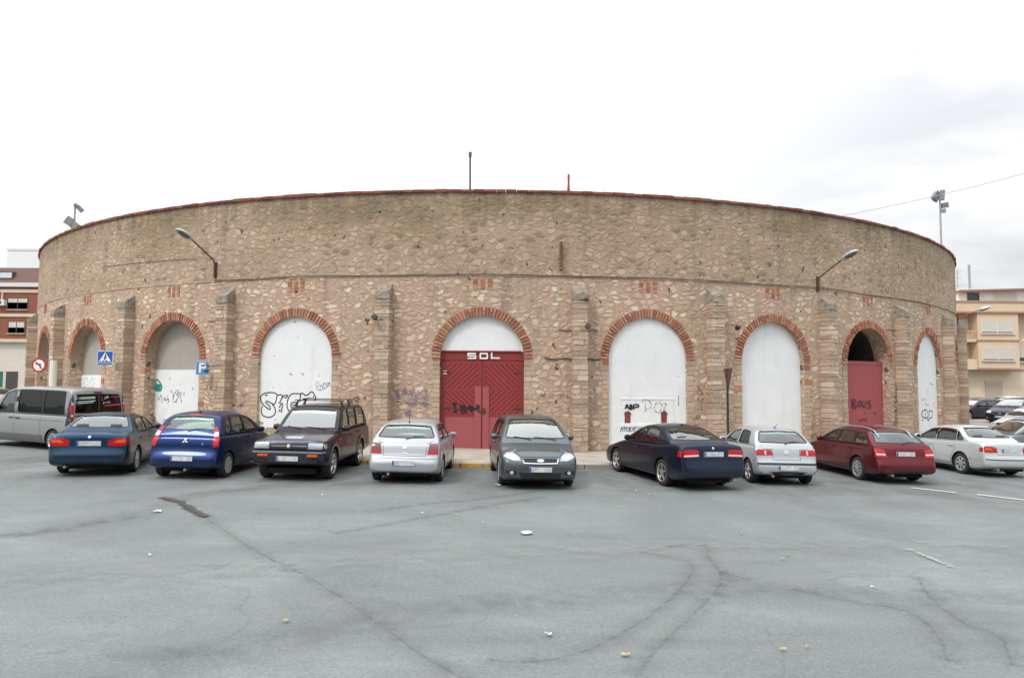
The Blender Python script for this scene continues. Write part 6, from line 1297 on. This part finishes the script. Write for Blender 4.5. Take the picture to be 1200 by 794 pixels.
# compact people carrier
SPECS['people_carrier'] = dict(dim=(4.33, 1.825, 1.60), wb=2.64, fo=.88, r=.325, wg=(.845, .62), crown=.035,
  top=[(0, .50), (.03, .62), (.09, .74), (.3, .86), (.6, .95), (.95, 1.03), (1.2, 1.03), (2.6, 1.03), (3.6, 1.06), (4.03, 1.07), (4.12, 1.03), (4.18, .85), (4.22, .70), (4.23, .62), (4.29, .6), (4.33, .50)],
  roof=[(.80, .96), (1.15, 1.20), (1.55, 1.42), (1.9, 1.53), (2.3, 1.575), (2.9, 1.57), (3.4, 1.535), (3.70, 1.49), (3.88, 1.30), (4.06, 1.08), (4.10, 1.0)],
  wins=[(1.50, 2.30, 1.88, 2.34), (2.38, 3.20, 2.42, 3.16), (3.28, 3.70, 3.24, 3.50)], ws=(1.02, 1.82), rs=(3.98, 3.70), cav=(.55, .12), pillar_black=[(2.31, 2.38), (3.2, 3.28)], rwiper=True,
  gaps=[[(1.30, .30), (1.30, .98)], [(2.35, .30), (2.36, 1.0)], [(3.22, 1.02), (3.26, .8), (3.12, .62), (3.0, .32)], [(1.3, .32), (3.0, .32)]], handles=[(2.2, .90), (3.1, .94)], strip=(.58, .6, 3.8, .03, None),
  faces2=[('headlight', 'F', [[(.44, .655), (.62, .66), (.83, .74), (.855, .88), (.80, .93), (.66, .86), (.50, .76)]], M_HL, .012, .035), ('headlight_bulb', 'F', [[(.60+.06*math.cos(k*.7854), .745+.06*math.sin(k*.7854)) for k in range(8)], [(.74+.05*math.cos(k*.7854), .80+.05*math.sin(k*.7854)) for k in range(8)]], M_HLI, .016, .01), ('fog_light', 'F', [[(.66+.045*math.cos(k*.7854), .40+.04*math.sin(k*.7854)) for k in range(8)]], M_HLI, .012, .01), ('fog_recess', 'F', [[(.54, .35), (.80, .37), (.80, .45), (.56, .44)]], M_GRL, .004, 0), ('tail_light', 'R', [[(.66, .80), (.84, .82), (.84, 1.0), (.70, 1.3), (.64, 1.3), (.68, 1.0)]], M_TL, .01, .03)],
  faces=[('grille', 'F', [[(-.36, .63), (.36, .63), (.40, .70), (.36, .715), (-.36, .715), (-.40, .70)]], M_GRL, .008, .01), ('lower_intake', 'F', [[(-.44, .28), (.44, .28), (.50, .40), (-.50, .40)]], M_GRL, .004, 0), ('badge', 'F', [[(.085*math.cos(k*.5236), .672+.034*math.sin(k*.5236)) for k in range(12)]], M_BADGE, .02, .01)],
  lines=[('grille_chrome', 'F', [[(-.42, .715), (-.38, .615), (0, .605), (.38, .615), (.42, .715)]], .022, .016, M_CHR), ('bumper_gap', 'F', [[(-.84, .60), (-.46, .57), (.46, .57), (.84, .60)], [(-.80, .30), (-.4, .265), (.4, .265), (.80, .30)]], .010, .003, M_GRL), ('bonnet_gap', 'F', [[(-.74, .96), (-.60, .86), (-.45, .745), (.45, .745), (.60, .86), (.74, .96)]], .012, .003, M_GRL)],
  plates=(.55, .47), mirror=(1.55, 1.08), seats=(2.2, 3.05), rim='ten')
# estate
SPECS['estate'] = dict(dim=(4.48, 1.73, 1.42), wb=2.61, fo=.90, r=.315, wg=(.80, .575), crown=.03,
  top=[(0, .50), (.03, .58), (.1, .68), (.5, .79), (1.0, .87), (1.34, .92), (1.7, .93), (2.7, .955), (3.8, .985), (4.20, .99), (4.28, .95), (4.33, .80), (4.355, .70), (4.365, .62), (4.43, .605), (4.48, .50)],
  roof=[(1.25, .90), (1.55, 1.08), (1.90, 1.265), (2.15, 1.355), (2.5, 1.39), (3.1, 1.39), (3.5, 1.37), (3.72, 1.34), (3.95, 1.17), (4.20, 1.0), (4.26, .93)],
  wins=[(1.62, 2.40, 2.08, 2.43), (2.47, 3.20, 2.50, 3.16), (3.27, 3.93, 3.24, 3.66)], ws=(1.44, 2.06), rs=(4.10, 3.74), cav=(.45, .12), pillar_black=[(2.41, 2.47), (3.20, 3.27)], rwiper=True,
  gaps=[[(1.48, .30), (1.48, .90)], [(2.43, .30), (2.44, .93)], [(3.22, .95), (3.26, .75), (3.15, .60), (3.05, .32)], [(1.48, .32), (3.05, .32)]], handles=[(2.27, .82), (3.08, .85)], strip=(.545, .4, 4.2, .035, None),
  faces2=[('tail_light', 'R', [[(.52, .70), (.82, .71), (.82, .86), (.74, .92), (.56, .90)]], M_TL, .008, .03), ('reversing_light', 'R', [[(.56, .755), (.80, .76), (.80, .80), (.56, .795)]], M_TLW, .012, .01), ('headlight', 'F', [[(.42, .58), (.78, .60), (.80, .71), (.40, .69)]], M_HL, .01, .03)],
  faces=[('grille', 'F', [rt4(-.32, .32, .57, .68)], M_GRL, .008, .01), ('lower_bumper', 'R', [rt4(-.72, .72, .27, .38)], M_RUB, .006, 0)],
  lines=[('tailgate_gap', 'R', [[(-.64, 1.0), (-.52, .92), (-.50, .65), (.50, .65), (.52, .92), (.64, 1.0)]], .010, .002, M_GRL)],
  plates=(.79, .38), mirror=(1.72, .98), seats=(2.4, 3.2), exhaust=.45, rim='ten', rails=(2.05, 3.95, M_SILV), r_=0)
# off-roader
SPECS['offroader'] = dict(dim=(4.60, 1.76, 1.75), wb=2.65, fo=.80, r=.37, tw=.235, wg=(.795, .655), crown=.03, planf=(.92, .97, .99), planr=(.92, .97, .99),
  top=[(0, .66), (.025, .86), (.06, .94), (.12, .985), (.6, 1.03), (1.1, 1.07), (1.32, 1.09), (1.6, 1.10), (2.6, 1.11), (3.8, 1.12), (4.38, 1.12), (4.44, 1.08), (4.47, .85), (4.48, .68), (4.52, .66), (4.60, .60)],
  drop=[(0, .03), (.5, .07), (1.2, .03), (4.60, .03)],
  roof=[(1.22, 1.03), (1.42, 1.20), (1.75, 1.48), (1.98, 1.64), (2.2, 1.70), (3.0, 1.725), (4.0, 1.71), (4.22, 1.68), (4.32, 1.45), (4.42, 1.16), (4.45, 1.08)], bot=[(0, .42), (.3, .34), (4.2, .36), (4.6, .44)],
  wins=[(1.70, 2.42, 2.03, 2.45), (2.50, 3.22, 2.52, 3.20), (3.32, 4.18, 3.30, 4.08)], ws=(1.40, 1.94), rs=(4.38, 4.24), cav=(.35, .12), pillar_black=[(2.43, 2.50), (3.23, 3.32)],
  gaps=[[(1.50, .42), (1.50, 1.07)], [(2.46, .42), (2.47, 1.08)], [(3.28, 1.08), (3.28, .85), (3.1, .70), (3.02, .44)], [(1.5, .43), (3.02, .43)]], handles=[(2.30, .97), (3.14, 1.0)], hm=M_RUB, mm=M_RUB, sillm=M_RUB,
  faces2=[('headlight', 'F', [rt4(.46, .80, .775, .915)], M_HL, .012, .03), ('indicator', 'F', [rt4(.46, .70, .605, .66)], M_TLO, .058, .02), ('fog_recess', 'F', [rt4(.50, .70, .47, .55)], M_GRL, .056, 0), ('tail_light', 'R', [rt4(.66, .80, .75, 1.0)], M_TL, .01, .03)],
  faces=[('grille', 'F', [rt4(-.45, .45, .78, .90)], M_GRL, .008, .01), ('bumper', 'F', [rt4(-.84, .84, .45, .70)], mat('bumper_navy', (.012, .014, .028), .4, coat=.4), .05, .06), ('badge', 'F', [[(.045*math.cos(k*.628), .84+.045*math.sin(k*.628)) for k in range(10)]], M_BADGE, .02, .01), ('bonnet_scoop', 'F', [[(-.20, .997), (.20, .997), (.20, 1.022), (-.20, 1.022)]], mat('scoop_silver', (.50, .52, .56), .4, metal=.4), .02, .04)],
  sides=[('indicator', [rt4(1.28, 1.36, .90, .95)], M_TLO, .008, .01), ('corner_light', [rt4(.06, .20, .79, .90)], M_HL, .01, .01)],
  lines=[('bumper_top', 'F', [[(-.86, .705), (.86, .705)]], .05, .062, mat('bumper_silver_blue', (.28, .33, .44), .25, metal=.6)), ('grille_bar', 'F', [[(-.44, .84), (-.06, .84)], [(.06, .84), (.44, .84)]], .012, .014, M_SILV), ('bonnet_edge', 'F', [[(-.80, .945), (.80, .945)]], .04, .006, mat('bonnet_edge_blue', (.10, .12, .20), .25, metal=.5))],
  plates=(.62, .555), plate_off=.05, mirror=(1.72, 1.15), seats=(2.35, 3.2), rim='star', rack=(2.30, 2.95), flares=mat('arch_silver', (.16, .18, .22), .35, metal=.4))
# minibus
SPECS['minibus'] = dict(dim=(4.78, 1.90, 1.96), wb=3.10, fo=.83, r=.32, tw=.21, wg=(.915, .83), crown=.035, planf=(.80, .92, .98), planr=(.95, .985, .995),
  top=[(0, .52), (.04, .70), (.12, .86), (.4, 1.0), (.75, 1.09), (1.0, 1.10), (2.4, 1.10), (4.0, 1.10), (4.66, 1.10), (4.70, 1.05), (4.72, .80), (4.725, .60), (4.76, .58), (4.78, .46)],
  roof=[(.55, 1.00), (.85, 1.25), (1.25, 1.62), (1.55, 1.82), (1.9, 1.915), (2.6, 1.93), (3.8, 1.93), (4.45, 1.915), (4.60, 1.87), (4.66, 1.5), (4.70, 1.12), (4.71, 1.05)],
  wins=[(1.12, 1.95, 1.52, 1.98), (2.15, 4.38, 2.15, 4.34)], ws=(.80, 1.48), rs=(4.68, 4.60, .12, .14, 1.18, 1.74), cav=(.7, .10), glass=[G_CLEAR, G_DARK, G_DARK], rglass=G_DARK, pillar_black=[(1.99, 2.12), (3.27, 3.37)],
  gaps=[[(.95, .30), (.95, 1.05)], [(2.05, .30), (2.06, 1.06)], [(3.30, .30), (3.31, 1.06)], [(.95, .32), (3.30, .32)], [(2.1, .92), (4.4, .92)]], handles=[(1.90, .95), (2.22, .95)], hm=M_RUB, mm=M_RUB,
  faces2=[('tail_light_housing', 'R', [[(.83, .78), (.925, .78), (.90, 1.72), (.82, 1.74)]], M_RUB, .008, .02), ('tail_light', 'R', [[(.84, .96), (.925, .96), (.905, 1.42), (.835, 1.42)]], M_TL, .014, .03), ('reversing_light', 'R', [[(.85, 1.07), (.91, 1.07), (.91, 1.13), (.85, 1.13)], [(.84, 1.43), (.90, 1.43), (.90, 1.50), (.84, 1.50)]], M_TLW, .018, .01), ('headlight', 'F', [[(.5, .74), (.84, .78), (.86, .98), (.6, .88)]], M_HL, .01, .03)],
  faces=[('grille', 'F', [rt4(-.4, .4, .66, .74)], M_GRL, .008, .01), ('high_brake_light', 'R', [rt4(-.14, .14, 1.79, 1.835)], M_TLD, .012, .02), ('window_divider', 'R', [rt4(-.03, .03, 1.12, 1.80)], M_RUB, .004, 0)],
  sides=[('tail_light_housing', [[(4.50, .78), (4.72, .80), (4.69, 1.72), (4.60, 1.74), (4.52, 1.3)]], M_RUB, .008, 0), ('tail_light', [[(4.60, .96), (4.715, .96), (4.69, 1.42), (4.62, 1.42)]], M_TL, .014, .01), ('lower_cladding', [[(1.3, .26), (3.45, .26), (3.45, .46), (1.3, .46)]], mat('cladding_grey', (.10, .10, .105), .6), .012, 0)],
  lines=[('door_gap', 'R', [[(0, .50), (0, 1.12)]], .012, .003, M_GRL),
         ('window_lettering', 'R', [[(.70, 1.66), (.76, 1.70), (.76, 1.60), (.70, 1.62)], [(.66, 1.65), (.12, 1.67)], [(.66, 1.61), (.12, 1.63)], [(.74, 1.52), (.12, 1.55)], [(.74, 1.47), (.18, 1.50)], [(-.20, 1.67), (-.25, 1.64), (-.20, 1.60)], [(-.25, 1.64), (-.32, 1.64), (-.32, 1.68), (-.26, 1.68)], [(-.14, 1.51), (-.18, 1.48), (-.14, 1.45)], [(-.20, 1.49), (-.38, 1.50)]], .020, .006, mat('lettering_white', (.62, .74, .74), .5)),
         ('window_lettering', 'R', [[(-.36, 1.655), (-.74, 1.67)], [(-.07, 1.69), (-.12, 1.64), (-.07, 1.58), (-.15, 1.56)], [(-.18, 1.41), (-.74, 1.43)], [(-.18, 1.38), (-.74, 1.40)]], .022, .006, mat('lettering_crimson', (.50, .02, .06), .5)),
         ],
  plates=(.70, .45), mirror=(1.15, 1.2), seats=(1.75, 2.9), rim='ten')

_cars = {}
def car(spec, pname, pcol, label, cat, x, y, heading, group=None, zs=1.0, metal=.7, rough=.34, name='parked_car'):
    pm = paint(pname, pcol, metal, rough)
    if spec in _cars: parts, pm0 = _cars[spec]
    else:
        c = Car(SPECS[spec]); parts = c.build(pm); pm0 = pm; _cars[spec] = (parts, pm0)
    g = gz(x, y); e = .5; n = Vector((-(gz(x+e, y)-gz(x-e, y))/(2*e), -(gz(x, y+e)-gz(x, y-e))/(2*e), 1)).normalized()
    a = D2R(heading); f = Vector((math.sin(a), math.cos(a), 0)); f = (f-n*f.dot(n)).normalized(); l = n.cross(f)
    root = bpy.data.objects.new(name, None); COL.objects.link(root); tag(root, label, cat, group)
    root.matrix_world = Matrix(((f.x, l.x, n.x, x), (f.y, l.y, n.y, y), (f.z, l.z, n.z, g), (0, 0, 0, 1))) @ Matrix.Diagonal((1, 1, zs, 1))
    obs = []
    for nm, me, par in parts:
        if pm is not pm0 and pm0 in list(me.materials):
            me = me.copy()
            for i, mm in enumerate(me.materials):
                if mm is pm0: me.materials[i] = pm
        o = bpy.data.objects.new(nm, me); COL.objects.link(o); o.parent = root if par < 0 else obs[par]; obs.append(o)
    return root
GR = 'cars parked in front of the bullring'
car('saloon', 'paint_teal_blue', (.005, .036, .082), 'dark teal blue saloon seen from behind, leftmost of the cars before the silver minibus', 'car', -10.52, 18.5, -15.4, GR)
car('hatch_tall', 'paint_royal_blue', (.003, .022, .10), 'bright blue hatchback with tall red and white tail lights on its pillars', 'car', -7.65, 18.2, 1.0, GR)
car('offroader', 'paint_aubergine', (.013, .010, .020), 'dark off-roader with bars on its roof and orange indicators facing the camera', 'off-roader', -5.16, 18.61, 181.5, GR)
car('hatch', 'paint_silver', (.37, .40, .435), 'silver hatchback with smoked dark red tail lights in front of the red gate', 'car', -2.51, 18.43, .6, GR, metal=.35)
car('people_carrier', 'paint_steel_grey', (.095, .118, .135), 'dark grey people carrier facing the camera with large clear headlights', 'car', .45, 18.14, 174.3, GR)
car('saloon_large', 'paint_midnight', (.009, .020, .048), 'dark navy saloon with five spoke wheels before the bay with two ticket hatches', 'car', 4.16, 18.65, -15.7, GR)
car('hatch_small', 'paint_light_silver', (.41, .44, .47), 'silver hatchback with a black bumper strip between the navy saloon and the red estate', 'car', 6.88, 19.51, -2.5, GR, metal=.35)
car('estate', 'paint_wine_red', (.125, .008, .016), 'wine red estate car with silver roof rails', 'car', 10.2, 20.53, -5, GR)
car('saloon', 'paint_pale_silver', (.50, .54, .54), 'pale silver saloon at the right edge, behind the red estate', 'car', 14.3, 22.45, -5, GR, metal=.3)
car('minibus', 'paint_grey_silver', (.27, .28, .285), 'silver grey minibus with lettering on its dark rear window', 'minibus', -15.21, 22.98, -67, None, metal=.35, name='minibus')
GB = 'cars in the side street beyond the bullring'
car('estate', 'paint_grey_green', (.22, .25, .25), 'dark grey green estate seen side-on just behind the pale silver saloon', 'car', 18.6, 25.2, -88, GB, 1.07)
car('people_carrier', 'paint_ink', (.02, .022, .045), 'dark people carrier with a bright windscreen in the side street', 'car', 30.6, 42, -118, GB)
car('saloon', 'paint_slate_blue', (.05, .07, .11), 'slate blue saloon half hidden by the last buttress of the bullring', 'car', 34.6, 52, -95, GB)
car('hatch', 'paint_white', (.72, .74, .73), 'white hatchback parked under the beige shop shutters', 'car', 41.0, 58, -100, GB, metal=.1)
car('hatch_small', 'paint_dull_silver', (.55, .55, .54), 'small silver hatchback tucked between the grey green estate and the dark people carrier', 'car', 25.4, 34, -105, GB, metal=.3)
car('estate', 'paint_plum', (.05, .035, .06), 'dark plum estate in front of the slate blue saloon', 'car', 31.0, 46.5, -100, GB)
car('people_carrier', 'paint_chalk', (.74, .76, .77), 'white people carrier at the left edge behind the minibus', 'car', -30.9, 40, -80, None, 1.0, metal=.1)
